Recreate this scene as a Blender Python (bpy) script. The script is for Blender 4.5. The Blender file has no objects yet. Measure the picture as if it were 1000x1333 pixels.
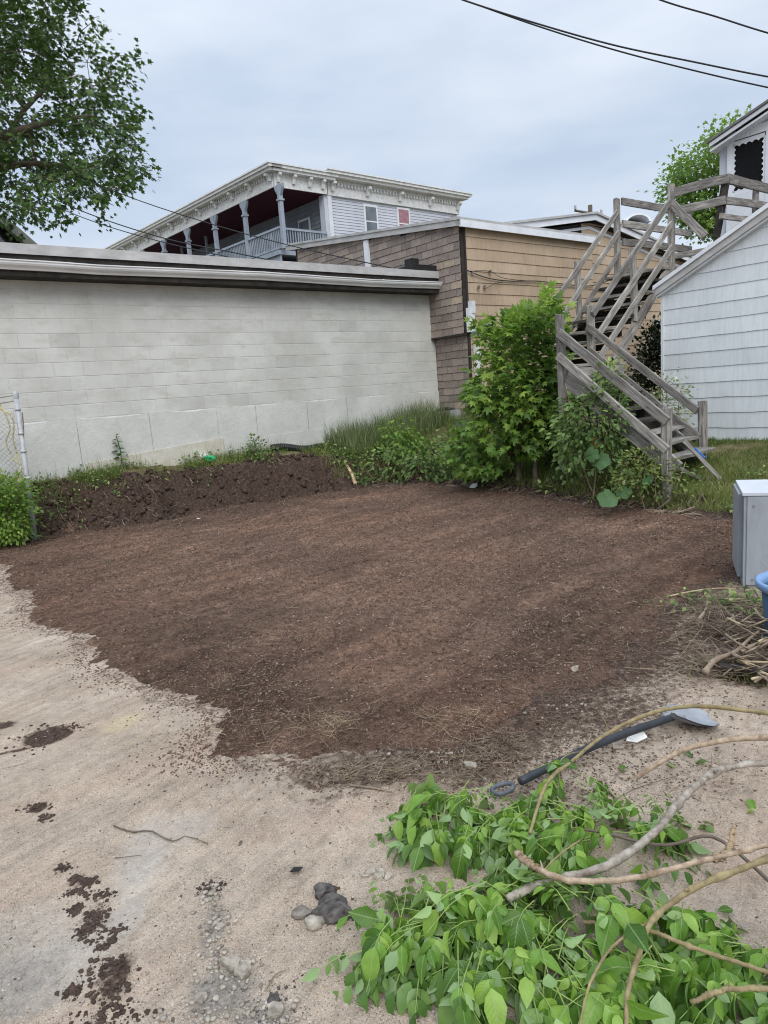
import bpy, math, random
import numpy as np
from mathutils import Vector, Matrix
random.seed(7); rng = np.random.default_rng(11)
scn = bpy.context.scene
# ------------------------------------------------------------------ camera
F_PX = 900.0; PITCH = math.radians(9.9); ROLL = math.radians(4.2); EYE = 1.6
cam_d = bpy.data.cameras.new('camera'); cam = bpy.data.objects.new('camera', cam_d)
scn.collection.objects.link(cam); scn.camera = cam
cam_d.sensor_fit = 'VERTICAL'; cam_d.sensor_height = 36.0; cam_d.lens = F_PX/1333*36
cam_d.clip_start = 0.05; cam_d.clip_end = 2000
cam.matrix_world = Matrix.Translation((0, 0, EYE)) @ Matrix.Rotation(math.pi/2-PITCH, 4, 'X') @ Matrix.Rotation(-ROLL, 4, 'Z')
# ------------------------------------------------------------------ world / sun
SUN_EL, SUN_AZ = math.radians(44), math.radians(172)     # azimuth clockwise from +Y
w = bpy.data.worlds.new('World'); scn.world = w; w.use_nodes = True
nt = w.node_tree; nt.nodes.clear()
out = nt.nodes.new('ShaderNodeOutputWorld'); bg = nt.nodes.new('ShaderNodeBackground'); bg.inputs[1].default_value = 0.1
sky = nt.nodes.new('ShaderNodeTexSky'); sky.sky_type = 'NISHITA'; sky.sun_disc = False
sky.sun_elevation = SUN_EL; sky.sun_rotation = SUN_AZ
tc = nt.nodes.new('ShaderNodeTexCoord'); mp = nt.nodes.new('ShaderNodeMapping'); mp.inputs['Scale'].default_value = (1.3, 1.3, 4.2)
mp.inputs['Rotation'].default_value = (0.12, -0.2, 0.3)
nz = nt.nodes.new('ShaderNodeTexNoise'); nz.inputs['Scale'].default_value = 1.6; nz.inputs['Detail'].default_value = 5; nz.inputs['Roughness'].default_value = .5
rp = nt.nodes.new('ShaderNodeValToRGB')
rp.color_ramp.elements[0].position = .36; rp.color_ramp.elements[0].color = (.50, .595, .735, 1)
rp.color_ramp.elements[1].position = .66; rp.color_ramp.elements[1].color = (.75, .81, .895, 1)
sx = nt.nodes.new('ShaderNodeSeparateXYZ')
m1 = nt.nodes.new('ShaderNodeMath'); m1.operation = 'MAXIMUM'; m1.inputs[1].default_value = 0
m2 = nt.nodes.new('ShaderNodeMath'); m2.operation = 'POWER'; m2.inputs[1].default_value = 4
m3 = nt.nodes.new('ShaderNodeMath'); m3.operation = 'MULTIPLY_ADD'; m3.inputs[1].default_value = 18.0; m3.inputs[2].default_value = 7.9
vm = nt.nodes.new('ShaderNodeVectorMath'); vm.operation = 'SCALE'
mx = nt.nodes.new('ShaderNodeMix'); mx.data_type = 'RGBA'; mx.inputs[0].default_value = .9
L = nt.links.new
L(tc.outputs['Generated'], mp.inputs[0]); L(mp.outputs[0], nz.inputs['Vector']); L(nz.outputs['Fac'], rp.inputs[0])
L(tc.outputs['Generated'], sx.inputs[0]); L(sx.outputs[2], m1.inputs[0]); L(m1.outputs[0], m2.inputs[0])
L(m2.outputs[0], m3.inputs[0]); L(rp.outputs[0], vm.inputs[0]); L(m3.outputs[0], vm.inputs['Scale'])
L(sky.outputs[0], mx.inputs[6]); L(vm.outputs[0], mx.inputs[7]); L(mx.outputs[2], bg.inputs[0]); L(bg.outputs[0], out.inputs[0])
sd = bpy.data.lights.new('sun', 'SUN'); sun = bpy.data.objects.new('sun', sd); scn.collection.objects.link(sun)
sd.energy = 1.5; sd.angle = math.radians(40); sd.color = (1, .97, .92)
sdir = Vector((math.sin(SUN_AZ)*math.cos(SUN_EL), math.cos(SUN_AZ)*math.cos(SUN_EL), math.sin(SUN_EL)))
sun.rotation_euler = sdir.to_track_quat('Z', 'Y').to_euler()
scn.view_settings.view_transform = 'Standard'; scn.view_settings.look = 'None'; scn.view_settings.exposure = 0.5
scn.cycles.filter_width = 1.1
scn.view_settings.gamma = 1; scn.view_settings.use_curve_mapping = False

# ------------------------------------------------------------------ survey helpers (photo pixel -> place in the yard)
fwv = np.array([0, math.cos(PITCH), -math.sin(PITCH)]); u0 = np.array([0, math.sin(PITCH), math.cos(PITCH)]); r0 = np.array([1., 0, 0])
rtv = math.cos(ROLL)*r0 - math.sin(ROLL)*u0; upv = math.sin(ROLL)*r0 + math.cos(ROLL)*u0
EYEP = np.array([0, 0, EYE])
def ray(x, y): return fwv + rtv*(x-500)/F_PX - upv*(y-666.5)/F_PX
def onz(x, y, z=0.): d = ray(x, y); return EYEP + d*(z-EYE)/d[2]
def aty(x, y, Y): d = ray(x, y); return EYEP + d*Y/d[1]
AZ = math.radians(51.7)
A = np.array([math.sin(AZ), math.cos(AZ), 0]); B = np.array([-math.cos(AZ), math.sin(AZ), 0]); Zv = np.array([0, 0, 1.])
def on_s(x, y, s): d = ray(x, y); return EYEP + d*(s/(d@A))
def on_t(x, y, t): d = ray(x, y); return EYEP + d*(t/(d@B))
def W(s, t, z): return A*s + B*t + Zv*z
def ST(p): return float(p@A), float(p@B), float(p[2])

# ------------------------------------------------------------------ numpy noise
_tab = np.random.default_rng(5).random((256, 256))
def vnoise(x, y):
    xi = np.floor(x).astype(int); yi = np.floor(y).astype(int); fx = x-xi; fy = y-yi
    fx = fx*fx*(3-2*fx); fy = fy*fy*(3-2*fy)
    g = lambda i, j: _tab[i & 255, j & 255]
    return (g(xi, yi)*(1-fx)+g(xi+1, yi)*fx)*(1-fy)+(g(xi, yi+1)*(1-fx)+g(xi+1, yi+1)*fx)*fy
def fbm(x, y, o=4, r=.5):
    s = 0; am = 1; t = 0
    for k in range(o): s = s+am*vnoise(x*2**k+13.7*k, y*2**k+7.3*k); t += am; am *= r
    return s/t
def sst(a, b, x): t = np.clip((x-a)/(b-a), 0, 1); return t*t*(3-2*t)

# ------------------------------------------------------------------ object helpers
WL = {}
def tag(o, label=None, cat=None, group=None, kind=None):
    if label: o['label'] = label
    if cat: o['category'] = cat
    if group: o['group'] = group
    if kind: o['kind'] = kind
    return o
def thing(name, label, cat, loc, group=None):
    o = bpy.data.objects.new(name, None); scn.collection.objects.link(o); o.empty_display_size = .1
    o.location = [float(v) for v in loc]; WL[o.name] = np.array(loc, float); return tag(o, label, cat, group)
def put(o, parent):
    scn.collection.objects.link(o)
    if parent is not None: o.parent = parent
    return o
def raw_mesh(name, V, Fc, mat, smooth=False, loops=None):
    me = bpy.data.meshes.new(name)
    if isinstance(Fc, np.ndarray):
        n = Fc.shape[1]; me.vertices.add(len(V)); me.vertices.foreach_set('co', np.asarray(V, np.float32).ravel())
        me.loops.add(Fc.size); me.loops.foreach_set('vertex_index', Fc.ravel().astype(np.int32))
        me.polygons.add(len(Fc)); me.polygons.foreach_set('loop_start', np.arange(0, Fc.size, n, dtype=np.int32))
        me.update(calc_edges=True)
    else:
        me.from_pydata([tuple(map(float, v)) for v in V], [], Fc); me.update()
    if smooth: me.polygons.foreach_set('use_smooth', [True]*len(me.polygons))
    if mat is not None:
        for m in (mat if isinstance(mat, (list, tuple)) else [mat]): me.materials.append(m)
    return me
def mk(name, V, Fc, mat, parent=None, smooth=False, kind=None, label=None):
    V = np.asarray(V, float); c = (V.min(0)+V.max(0))/2
    if parent is None: c = np.array([c[0], c[1], V[:, 2].min()])
    me = raw_mesh(name, V-c, Fc, mat, smooth)
    o = bpy.data.objects.new(name, me); base = WL[parent.name] if parent is not None else 0
    o.location = c-base; put(o, parent); WL[o.name] = c
    if kind: o['kind'] = kind
    if label: o['label'] = label
    return o
class MB:
    def __init__(s): s.V = []; s.F = []; s.n = 0
    def add(s, V, F):
        V = np.asarray(V, float); s.V.append(V); s.F += [[i+s.n for i in f] for f in F]; s.n += len(V); return s
    def box(s, o, ax, ay, az):      # origin corner + three edge vectors
        o, ax, ay, az = [np.asarray(q, float) for q in (o, ax, ay, az)]
        V = [o, o+ax, o+ax+ay, o+ay, o+az, o+ax+az, o+ax+ay+az, o+ay+az]
        return s.add(V, [[0, 3, 2, 1], [4, 5, 6, 7], [0, 1, 5, 4], [1, 2, 6, 5], [2, 3, 7, 6], [3, 0, 4, 7]])
    def sbox(s, s0, s1, t0, t1, z0, z1): return s.box(W(s0, t0, z0), A*(s1-s0), B*(t1-t0), Zv*(z1-z0))
    def prism(s, P, ext):            # closed polygon swept by ext
        P = [np.asarray(p, float) for p in P]; e = np.asarray(ext, float); n = len(P)
        F = [list(range(n))[::-1], list(range(n, 2*n))]+[[i, (i+1) % n, n+(i+1) % n, n+i] for i in range(n)]
        return s.add(P+[p+e for p in P], F)
    def tube(s, P, R, k=8, cap=True):
        P = np.asarray(P, float); n = len(P); R = np.ones(n)*R if np.isscalar(R) else np.asarray(R, float)
        T = np.gradient(P, axis=0); T /= np.linalg.norm(T, axis=1)[:, None]+1e-12
        ref = np.array([0, 0, 1.]) if abs(T[0][2]) < .9 else np.array([1., 0, 0]); V = []
        for i in range(n):
            x = np.cross(T[i], ref); x /= np.linalg.norm(x)+1e-12; y = np.cross(T[i], x); ref = -y if False else ref
            for j in range(k):
                a = 2*math.pi*j/k; V.append(P[i]+R[i]*(x*math.cos(a)+y*math.sin(a)))
        F = [[i*k+j, i*k+(j+1) % k, (i+1)*k+(j+1) % k, (i+1)*k+j] for i in range(n-1) for j in range(k)]
        if cap: F += [list(range(k))[::-1], list(range((n-1)*k, n*k))]
        return s.add(V, F)
    def out(s, name, mat, parent=None, smooth=False, kind=None, label=None):
        return mk(name, np.concatenate(s.V), s.F, mat, parent, smooth, kind, label)
def smoothpath(P, n=24):
    P = np.asarray(P, float); m = len(P); t = np.linspace(0, m-1, n); o = []
    for q in t:
        i = min(int(q), m-2); f = q-i; p0 = P[max(i-1, 0)]; p1 = P[i]; p2 = P[i+1]; p3 = P[min(i+2, m-1)]
        o.append(.5*((2*p1)+(-p0+p2)*f+(2*p0-5*p1+4*p2-p3)*f*f+(-p0+3*p1-3*p2+p3)*f**3))
    return np.array(o)
def board(name, p0, p1, wd, ht, mat, parent, up=(0, 0, 1), jit=.0055, segs=6, label=None, bev=.12):
    """weathered board from p0 to p1 (centre line); wd across, ht along 'up'; grain runs along local X"""
    p0 = Vector(map(float, p0)); p1 = Vector(map(float, p1)); x = (p1-p0); Ln = x.length; x.normalize(); up = Vector(map(float, up))
    y = up.cross(x).normalized(); z = x.cross(y); b = min(wd, ht)*bev
    prof = [(-wd/2+b, -ht/2), (wd/2-b, -ht/2), (wd/2, -ht/2+b), (wd/2, ht/2-b), (wd/2-b, ht/2), (-wd/2+b, ht/2), (-wd/2, ht/2-b), (-wd/2, -ht/2+b)]
    V = []; bow = (random.uniform(-1, 1)*jit*2, random.uniform(-1, 1)*jit*2)
    for i in range(segs+1):
        q = i/segs; bb = math.sin(math.pi*q)
        for (py, pz) in prof:
            V.append(((q-.5)*Ln+(random.uniform(-jit, jit)*2 if i in (0, segs) else 0), py+bow[0]*bb+random.uniform(-jit, jit)*.5, pz+bow[1]*bb+random.uniform(-jit, jit)*.5))
    Fc = [[i*8+j, i*8+(j+1) % 8, (i+1)*8+(j+1) % 8, (i+1)*8+j] for i in range(segs) for j in range(8)]
    Fc = [list(range(8))[::-1]]+Fc+[list(range(segs*8, segs*8+8))]
    me = raw_mesh(name, V, Fc, mat); o = bpy.data.objects.new(name, me); put(o, parent)
    M = Matrix((x, y, z)).transposed().to_4x4(); c = (p0+p1)/2
    base = Vector(WL[parent.name]) if parent is not None else Vector((0, 0, 0))
    o.matrix_local = Matrix.Translation(c-base) @ M; WL[o.name] = np.array(c)
    if label: o['label'] = label
    return o
def inst(T, Fc, pos, R, S, tint=None):
    """numpy copies of template T (n,3) -> big vertex and face arrays"""
    T = np.asarray(T, float); N = len(pos); n = len(T); S = np.asarray(S, float)
    if S.ndim == 1: S = S[:, None]*np.ones(3)
    V = np.einsum('nij,nkj->nki', R, T[None]*S[:, None, :])+pos[:, None, :]
    Fa = np.asarray(Fc)[None]+(np.arange(N)*n)[:, None, None]
    return V.reshape(-1, 3), Fa.reshape(-1, Fa.shape[-1]), (np.repeat(tint, n) if tint is not None else None)
def mass(name, V, Fc, mat, parent=None, tint=None, smooth=False, kind='stuff'):
    o = mk(name, V, Fc, mat, parent, smooth, kind)
    if tint is not None:
        at = o.data.attributes.new('tint', 'FLOAT', 'POINT'); at.data.foreach_set('value', np.asarray(tint, np.float32))
    return o
def frames(yd, zd):
    y = yd/(np.linalg.norm(yd, axis=1)[:, None]+1e-9); x = np.cross(y, zd); x /= np.linalg.norm(x, axis=1)[:, None]+1e-9
    z = np.cross(x, y); return np.stack([x, y, z], axis=2)
def rdir(n): v = rng.normal(size=(n, 3)); return v/np.linalg.norm(v, axis=1)[:, None]
def rrot(n): return frames(rdir(n), rdir(n))
def in_poly(x, y, P):
    P = np.asarray(P, float); c = np.zeros(np.shape(x), bool); j = len(P)-1
    for i in range(len(P)):
        xi, yi = P[i]; xj, yj = P[j]
        c ^= ((yi > y) != (yj > y)) & (x < (xj-xi)*(y-yi)/((yj-yi) if yj != yi else 1e-9)+xi); j = i
    return c
def poly_dist(x, y, P, closed=False):
    P = np.asarray(P, float); d = np.full(np.shape(x), 1e9); tt = np.zeros(np.shape(x)); m = len(P)
    for i in range(m if closed else m-1):
        a = P[i]; b = P[(i+1) % m]; ab = b-a; t = np.clip(((x-a[0])*ab[0]+(y-a[1])*ab[1])/(ab@ab), 0, 1)
        q = np.hypot(x-a[0]-t*ab[0], y-a[1]-t*ab[1]); k = q < d; d = np.where(k, q, d); tt = np.where(k, i+t, tt)
    return d, tt
# leaf templates: stem at origin, tip +Y, face +Z
def ovate(fold=.16, droop=.25, wob=0.):
    ys = [0, .18, .42, .68, 1.]; ws = [0, .21, .285, .19, 0]; V = []; 
    for y, w_ in zip(ys, ws):
        z = -droop*y*y
        if w_ == 0: V.append((0, y, z))
        else: V += [(-w_, y+.03, z+fold*w_*2+wob*random.uniform(-1, 1)), (0, y, z), (w_, y+.03, z+fold*w_*2+wob*random.uniform(-1, 1))]
    return np.array(V), [[0, 2, 1], [0, 3, 2], [1, 2, 5], [1, 5, 4], [2, 3, 6], [2, 6, 5], [4, 5, 8], [4, 8, 7], [5, 6, 9], [5, 9, 8], [7, 8, 10], [8, 9, 10]]
def maple(droop=.2):
    pts = [(0, 0), (-.22, .02), (-.50, .12), (-.27, .30), (-.52, .62), (-.17, .55), (0, 1.), (.17, .55), (.52, .62), (.27, .30), (.50, .12), (.22, .02)]
    V = [(0, .32, .05)]+[(x, y, -droop*(x*x+(y-.3)**2)) for x, y in pts]
    return np.array(V), [[0, (i+1) % 12+1, i+1] for i in range(12)]
def kite():
    return np.array([(0, 0, 0), (-.3, .45, .06), (0, 1, -.1), (.3, .45, .06)]), [[0, 3, 1], [1, 3, 2]]
def blade():
    V = []; 
    for i in range(4):
        q = i/3; w_ = .5*(1-q**1.5); V += [(-w_, .35*q*q, q), (w_, .35*q*q, q)]
    return np.array(V), [[0, 1, 3, 2], [2, 3, 5, 4], [4, 5, 7, 6]]
def rock(seed, n=1, sq=.6):
    import bmesh
    bm = bmesh.new(); bmesh.ops.create_icosphere(bm, subdivisions=n, radius=.5); r = random.Random(seed)
    ph = [r.uniform(0, 6) for _ in range(6)]
    V = []
    for v in bm.verts:
        p = v.co.copy(); k = 1+.22*math.sin(3*p.x*2+ph[0])+.2*math.sin(4*p.y*2+ph[1])+.15*math.sin(5*p.z+ph[2])+r.uniform(-.1, .1)
        p *= k; p.z = max(min(p.z, .33+r.uniform(-.03, .03)), -.3)*sq/.6; V.append(tuple(p))
    Fc = [[x.index for x in f.verts] for f in bm.faces]; bm.free(); return np.array(V), Fc
OCT = (np.array([(1, 0, 0), (0, 1, 0), (-1, 0, 0), (0, -1, 0), (.1, .1, .7), (0, 0, -.7)])*.5, [[0, 1, 4], [1, 2, 4], [2, 3, 4], [3, 0, 4], [1, 0, 5], [2, 1, 5], [3, 2, 5], [0, 3, 5]])
SLV = (np.array([(-.5, -.5, 0), (.5, -.5, 0), (.4, .5, .3), (-.4, .5, .3)]), [[0, 1, 2, 3]])
TWG = (np.array([(-.5, 0, 0), (.5, 0, 0), (0, 0, .9), (-.4, .5, .15), (.6, .5, .15), (.1, .5, 1.0), (-.3, 1, -.1), (.2, 1, -.1), (0, 1, .4)]), [[0, 1, 4, 3], [1, 2, 5, 4], [2, 0, 3, 5], [3, 4, 7, 6], [4, 5, 8, 7], [5, 3, 6, 8]])

# ------------------------------------------------------------------ materials
class NB:
    def __init__(s, name):
        s.m = bpy.data.materials.new(name); s.m.use_nodes = True; s.t = s.m.node_tree; s.t.nodes.clear()
        s.o = s.n('ShaderNodeOutputMaterial'); s.p = s.n('ShaderNodeBsdfPrincipled'); s.l(s.p.outputs[0], s.o.inputs[0]); s.p.inputs['Roughness'].default_value = .85
        s.p.inputs['Specular IOR Level'].default_value = .25
    def n(s, ty, **k):
        x = s.t.nodes.new(ty)
        for a, b in k.items(): setattr(x, a, b)
        return x
    def l(s, a, b): s.t.links.new(a, b)
    def coord(s, kind='pos', scale=(1, 1, 1), rot=(0, 0, 0), rnd=False):
        if kind == 'pos': c = s.n('ShaderNodeNewGeometry').outputs['Position']
        else: c = s.n('ShaderNodeTexCoord').outputs['Object']
        mp = s.n('ShaderNodeMapping'); mp.inputs['Scale'].default_value = scale; mp.inputs['Rotation'].default_value = rot; s.l(c, mp.inputs[0])
        if rnd:
            oi = s.n('ShaderNodeObjectInfo'); mm = s.n('ShaderNodeMath', operation='MULTIPLY'); mm.inputs[1].default_value = 57; s.l(oi.outputs['Random'], mm.inputs[0]); s.l(mm.outputs[0], mp.inputs['Location'])
        return mp.outputs[0]
    def streak(s, ang, su, sv):
        g = s.n('ShaderNodeNewGeometry').outputs['Position']; a = s.n('ShaderNodeMapping'); a.inputs['Rotation'].default_value = (0, 0, -ang); s.l(g, a.inputs[0]); m = s.n('ShaderNodeMapping'); m.inputs['Scale'].default_value = (su, sv, 1); s.l(a.outputs[0], m.inputs[0]); return m.outputs[0]
    def noise(s, c, sc, det=4, ro=.55, dist=0):
        x = s.n('ShaderNodeTexNoise'); x.inputs['Scale'].default_value = sc; x.inputs['Detail'].default_value = det; x.inputs['Roughness'].default_value = ro; x.inputs['Distortion'].default_value = dist
        s.l(c, x.inputs['Vector']); return x.outputs['Fac']
    def ramp(s, f, st):
        x = s.n('ShaderNodeValToRGB'); e = x.color_ramp.elements
        while len(e) < len(st): e.new(.5)
        for q, (p, c) in zip(e, st):
            q.position = p; q.color = (*(c if isinstance(c, (tuple, list)) else (c, c, c)), 1)
        s.l(f, x.inputs[0]); return x.outputs[0]
    def mix(s, f, a, b, mode='MIX'):
        x = s.n('ShaderNodeMix', data_type='RGBA', blend_type=mode)
        for i, v in ((0, f), (6, a), (7, b)):
            if isinstance(v, (int, float)): x.inputs[i].default_value = v if i == 0 else (v, v, v, 1)
            elif isinstance(v, tuple): x.inputs[i].default_value = (*v, 1)
            else: s.l(v, x.inputs[i])
        return x.outputs[2]
    def math(s, op, a, b=0., clamp=False):
        x = s.n('ShaderNodeMath', operation=op, use_clamp=clamp)
        for i, v in ((0, a), (1, b)):
            if isinstance(v, (int, float)): x.inputs[i].default_value = v
            else: s.l(v, x.inputs[i])
        return x.outputs[0]
    def attr(s, name): x = s.n('ShaderNodeAttribute'); x.attribute_name = name; return x
    def rnd(s): return s.n('ShaderNodeObjectInfo').outputs['Random']
    def bump(s, h, strength=.3, dist=.01):
        x = s.n('ShaderNodeBump'); x.inputs['Strength'].default_value = strength; x.inputs['Distance'].default_value = dist; s.l(h, x.inputs['Height']); s.l(x.outputs[0], s.p.inputs['Normal'])
    def col(s, c):
        if isinstance(c, tuple): s.p.inputs['Base Color'].default_value = (*c, 1)
        else: s.l(c, s.p.inputs['Base Color'])
        return s
def simple(name, c0, c1, scale=6, kind='pos', sc=(1, 1, 1), rough=.8, bump=.2, bscale=60, metal=0, rnd=.0, bd=.005, rot=(0, 0, 0)):
    b = NB(name); c = b.coord(kind, sc, rot, rnd=(kind == 'obj')); f = b.noise(c, scale, 6, .6); r = b.ramp(f, [(.3, c0), (.7, c1)])
    if rnd: r = b.mix(1., r, b.ramp(b.rnd(), [(0, 1-rnd), (1, 1+rnd*.5)]), 'MULTIPLY')
    b.col(r); b.bump(b.noise(c, bscale, 4), bump, bd); b.p.inputs['Roughness'].default_value = rough; b.p.inputs['Metallic'].default_value = metal; return b.m
def leafmat(name, dark, mid, light, back, trans=.3, rough=.5, use_obj=False, veins=False):
    b = NB(name); f = b.rnd() if use_obj else b.attr('tint').outputs['Fac']
    c = b.ramp(f, [(0, dark), (.5, mid), (1, light)])
    c2 = b.noise(b.coord('pos'), 35, 3); c = b.mix(.35, c, b.ramp(c2, [(.3, .55), (.7, 1.25)]), 'MULTIPLY')
    g = b.n('ShaderNodeNewGeometry'); c = b.mix(b.math('MULTIPLY', g.outputs['Backfacing'], .6), c, back)
    if veins:
        s = b.n('ShaderNodeSeparateXYZ'); b.l(b.n('ShaderNodeTexCoord').outputs['Object'], s.inputs[0]); ax_ = b.math('ABSOLUTE', s.outputs[0]); md = b.ramp(ax_, [(.008, 1.), (.022, 0.)])
        sv = b.math('SINE', b.math('MULTIPLY', b.math('SUBTRACT', s.outputs[1], b.math('MULTIPLY', ax_, .9)), 52)); c = b.mix(b.math('MULTIPLY', md, .5), c, (.30, .40, .18)); c = b.mix(b.math('MULTIPLY', b.ramp(sv, [(.75, 0.), (1., 1.)]), .07), c, (.26, .36, .14)); b.bump(sv, .12, .002)
    b.col(c); b.p.inputs['Roughness'].default_value = rough; b.p.inputs['Specular IOR Level'].default_value = .35
    tr = b.n('ShaderNodeBsdfTranslucent'); ms = b.n('ShaderNodeMixShader'); ms.inputs[0].default_value = trans
    b.l(b.mix(1., c, (1.25, 1.35, .6), 'MULTIPLY'), tr.inputs[0]); b.l(b.p.outputs[0], ms.inputs[1]); b.l(tr.outputs[0], ms.inputs[2]); b.l(ms.outputs[0], b.o.inputs[0]); return b.m
def woodmat(name, c0, c1, c2, rough=.9):
    b = NB(name); c = b.coord('obj', (1.2, 14, 14), rnd=True); f = b.noise(c, 3.2, 8, .65, .3)
    k = b.ramp(f, [(.28, c0), (.5, c1), (.72, c2)]); cg = b.coord('obj', (2, 60, 60), rnd=True); g = b.noise(cg, 3, 4, .6)
    k = b.mix(.55, k, b.ramp(g, [(.35, .45), (.62, 1.15)]), 'MULTIPLY')
    s = b.noise(b.coord('pos'), 3.5, 5, .6); k = b.mix(.6, k, b.ramp(s, [(.35, .55), (.6, 1.1)]), 'MULTIPLY')
    k = b.mix(1., k, b.ramp(b.rnd(), [(0, .72), (1, 1.2)]), 'MULTIPLY')
    b.col(k); b.bump(b.math('ADD', g, f), .7, .006); b.p.inputs['Roughness'].default_value = rough; return b.m
M = {}
M['oldwood'] = woodmat('weathered_grey_wood', (.09, .08, .07), (.29, .27, .245), (.50, .475, .44))
M['darkwood'] = woodmat('rotten_and_shaded_wood', (.02, .017, .015), (.05, .043, .037), (.11, .095, .08))  # dark old planks; also carries the shade painted on stair risers
M['peeled'] = woodmat('peeled_wood', (.35, .24, .14), (.52, .38, .23), (.62, .5, .33))
b = NB('painted_block'); c = b.coord('pos'); k = b.ramp(b.noise(c, 1.1, 6, .6), [(.3, (.48, .475, .44)), (.7, (.63, .63, .595))])
k = b.mix(b.ramp(b.noise(b.coord('pos', (1, 1, 2.4)), 2.6, 5, .65), [(.5, 0.), (.66, .6)]), k, (.45, .44, .39))
k = b.mix(b.ramp(b.noise(b.coord('pos', (3, 3, 14)), 2.3, 5, .7), [(.6, 0.), (.68, .3)]), k, (.80, .80, .78))
k = b.mix(1., k, b.ramp(b.rnd(), [(0, .86), (.05, .95), (.2, .99), (1, 1.01)]), 'MULTIPLY')
b.col(k); b.bump(b.noise(c, 90, 6, .65), .45, .004); M['block'] = b.m
b = NB('painted_foundation'); k = b.ramp(b.noise(c := b.coord('pos'), 1.6, 7, .65), [(.3, (.48, .475, .44)), (.7, (.62, .62, .585))])
k = b.mix(b.ramp(b.noise(b.coord('pos', (6, 6, 2)), 2, 6, .7), [(.6, 0.), (.7, .35)]), k, (.36, .34, .30))
b.col(k); b.bump(b.noise(c, 14, 8, .7), .5, .02); M['found'] = b.m
M['footing'] = simple('stained_concrete', (.46, .42, .33), (.62, .60, .54), 5, bump=.4, bscale=40, bd=.01)
M['mortar'] = simple('painted_mortar', (.50, .50, .48), (.68, .68, .66), 9, bump=.5, bscale=60)
M['white'] = simple('white_trim', (.62, .64, .67), (.76, .78, .81), 3, sc=(1, 1, 1), rough=.55, bump=.1, rnd=.06)
M['peelwhite'] = simple('peeling_white_paint', (.56, .55, .53), (.80, .81, .82), 7, rough=.7, bump=.4, bscale=40)
M['gutter'] = simple('gutter_metal', (.62, .62, .62), (.8, .8, .8), 2.5, sc=(.6, .6, 3), rough=.45, bump=.05)
M['roofmetal'] = simple('grey_roof_edge', (.34, .335, .33), (.50, .49, .48), 4, sc=(1, 1, 2), rough=.5, bump=.2, bscale=20)
M['roofing'] = simple('rolled_roofing', (.12, .12, .12), (.22, .22, .21), 5, rough=.9, bump=.4)
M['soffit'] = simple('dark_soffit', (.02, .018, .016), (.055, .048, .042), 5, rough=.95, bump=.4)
b = NB('brick_look_shingle'); c = b.coord('pos'); k = b.ramp(b.rnd(), [(0, (.20, .165, .15)), (.5, (.26, .215, .185)), (.9, (.31, .255, .22)), (1, (.38, .31, .23))])
k = b.mix(.6, k, b.ramp(b.noise(c, 22, 6, .7), [(.3, .6), (.7, 1.3)]), 'MULTIPLY'); k = b.mix(.35, k, b.ramp(b.noise(c, 1.5, 4), [(.35, .65), (.65, 1.2)]), 'MULTIPLY')
b.col(k); b.bump(b.noise(c, 160, 3), .5, .004); M['shingle'] = b.m
M['joint'] = simple('shingle_joint', (.025, .02, .018), (.05, .04, .035), 8)
b = NB('tan_siding'); c = b.coord('pos', (4, 4, 1)); k = b.ramp(b.rnd(), [(0, (.43, .325, .225)), (1, (.52, .40, .285))])
k = b.mix(.4, k, b.ramp(b.noise(b.coord('pos'), 1.2, 5), [(.3, .7), (.7, 1.2)]), 'MULTIPLY'); k = b.mix(.3, k, b.ramp(b.noise(b.coord('pos', (9, 9, .9)), 3, 5, .7), [(.35, .6), (.6, 1.1)]), 'MULTIPLY')
b.col(k); b.bump(b.noise(b.coord('pos', (30, 30, 3)), 3, 3), .4, .006); M['tan'] = b.m
b = NB('pale_grey_siding'); k = b.ramp(b.noise(b.coord('pos'), 1.5, 5), [(.3, (.61, .64, .665)), (.7, (.70, .735, .76))])
k = b.mix(.25, k, b.ramp(b.noise(b.coord('pos', (8, 8, .7)), 3, 6, .7), [(.35, .6), (.6, 1.05)]), 'MULTIPLY'); k = b.mix(1., k, b.ramp(b.rnd(), [(0, .94), (1, 1.04)]), 'MULTIPLY')
b.col(k); b.bump(b.noise(b.coord('pos', (40, 40, 3)), 3, 3), .25, .004); M['pale'] = b.m
M['clap'] = simple('lavender_clapboard', (.47, .49, .55), (.56, .58, .64), 1.2, rough=.7, bump=.1)
M['porchpaint'] = simple('grey_blue_porch_paint', (.24, .28, .34), (.36, .40, .46), 3, rough=.7, bump=.2)
M['porchwall'] = simple('porch_siding', (.17, .19, .22), (.25, .27, .30), 2, rough=.8, bump=.1)
M['maroon'] = simple('maroon_ceiling', (.045, .006, .012), (.075, .012, .02), 3, rough=.8, bump=.1)
M['glass'] = simple('window_glass', (.10, .12, .14), (.22, .24, .27), 1.5, rough=.1, bump=0)
M['redcurtain'] = simple('pink_curtain', (.28, .12, .15), (.40, .24, .27), 5)
M['black'] = simple('black_interior', (.004, .004, .005), (.01, .01, .012), 3, rough=1)
M['galv'] = simple('galvanized_steel', (.30, .31, .32), (.52, .53, .54), 7, rough=.7, bump=.2, metal=.1)
M['rust'] = simple('rusty_wire', (.10, .075, .06), (.26, .24, .22), 12, rough=.7)
M['rope'] = simple('yellow_strap', (.42, .36, .14), (.6, .55, .30), 20)
M['cable'] = simple('black_cable', (.018, .018, .02), (.035, .035, .038), 5, rough=.6)
M['cabinet'] = simple('grey_cabinet_paint', (.23, .245, .265), (.34, .36, .39), 4, sc=(2, 2, .6), rough=.5, bump=.3, bscale=12)
M['cabtop'] = simple('pale_cabinet_top', (.46, .48, .52), (.58, .60, .63), 3, rough=.5, bump=.1)
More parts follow.
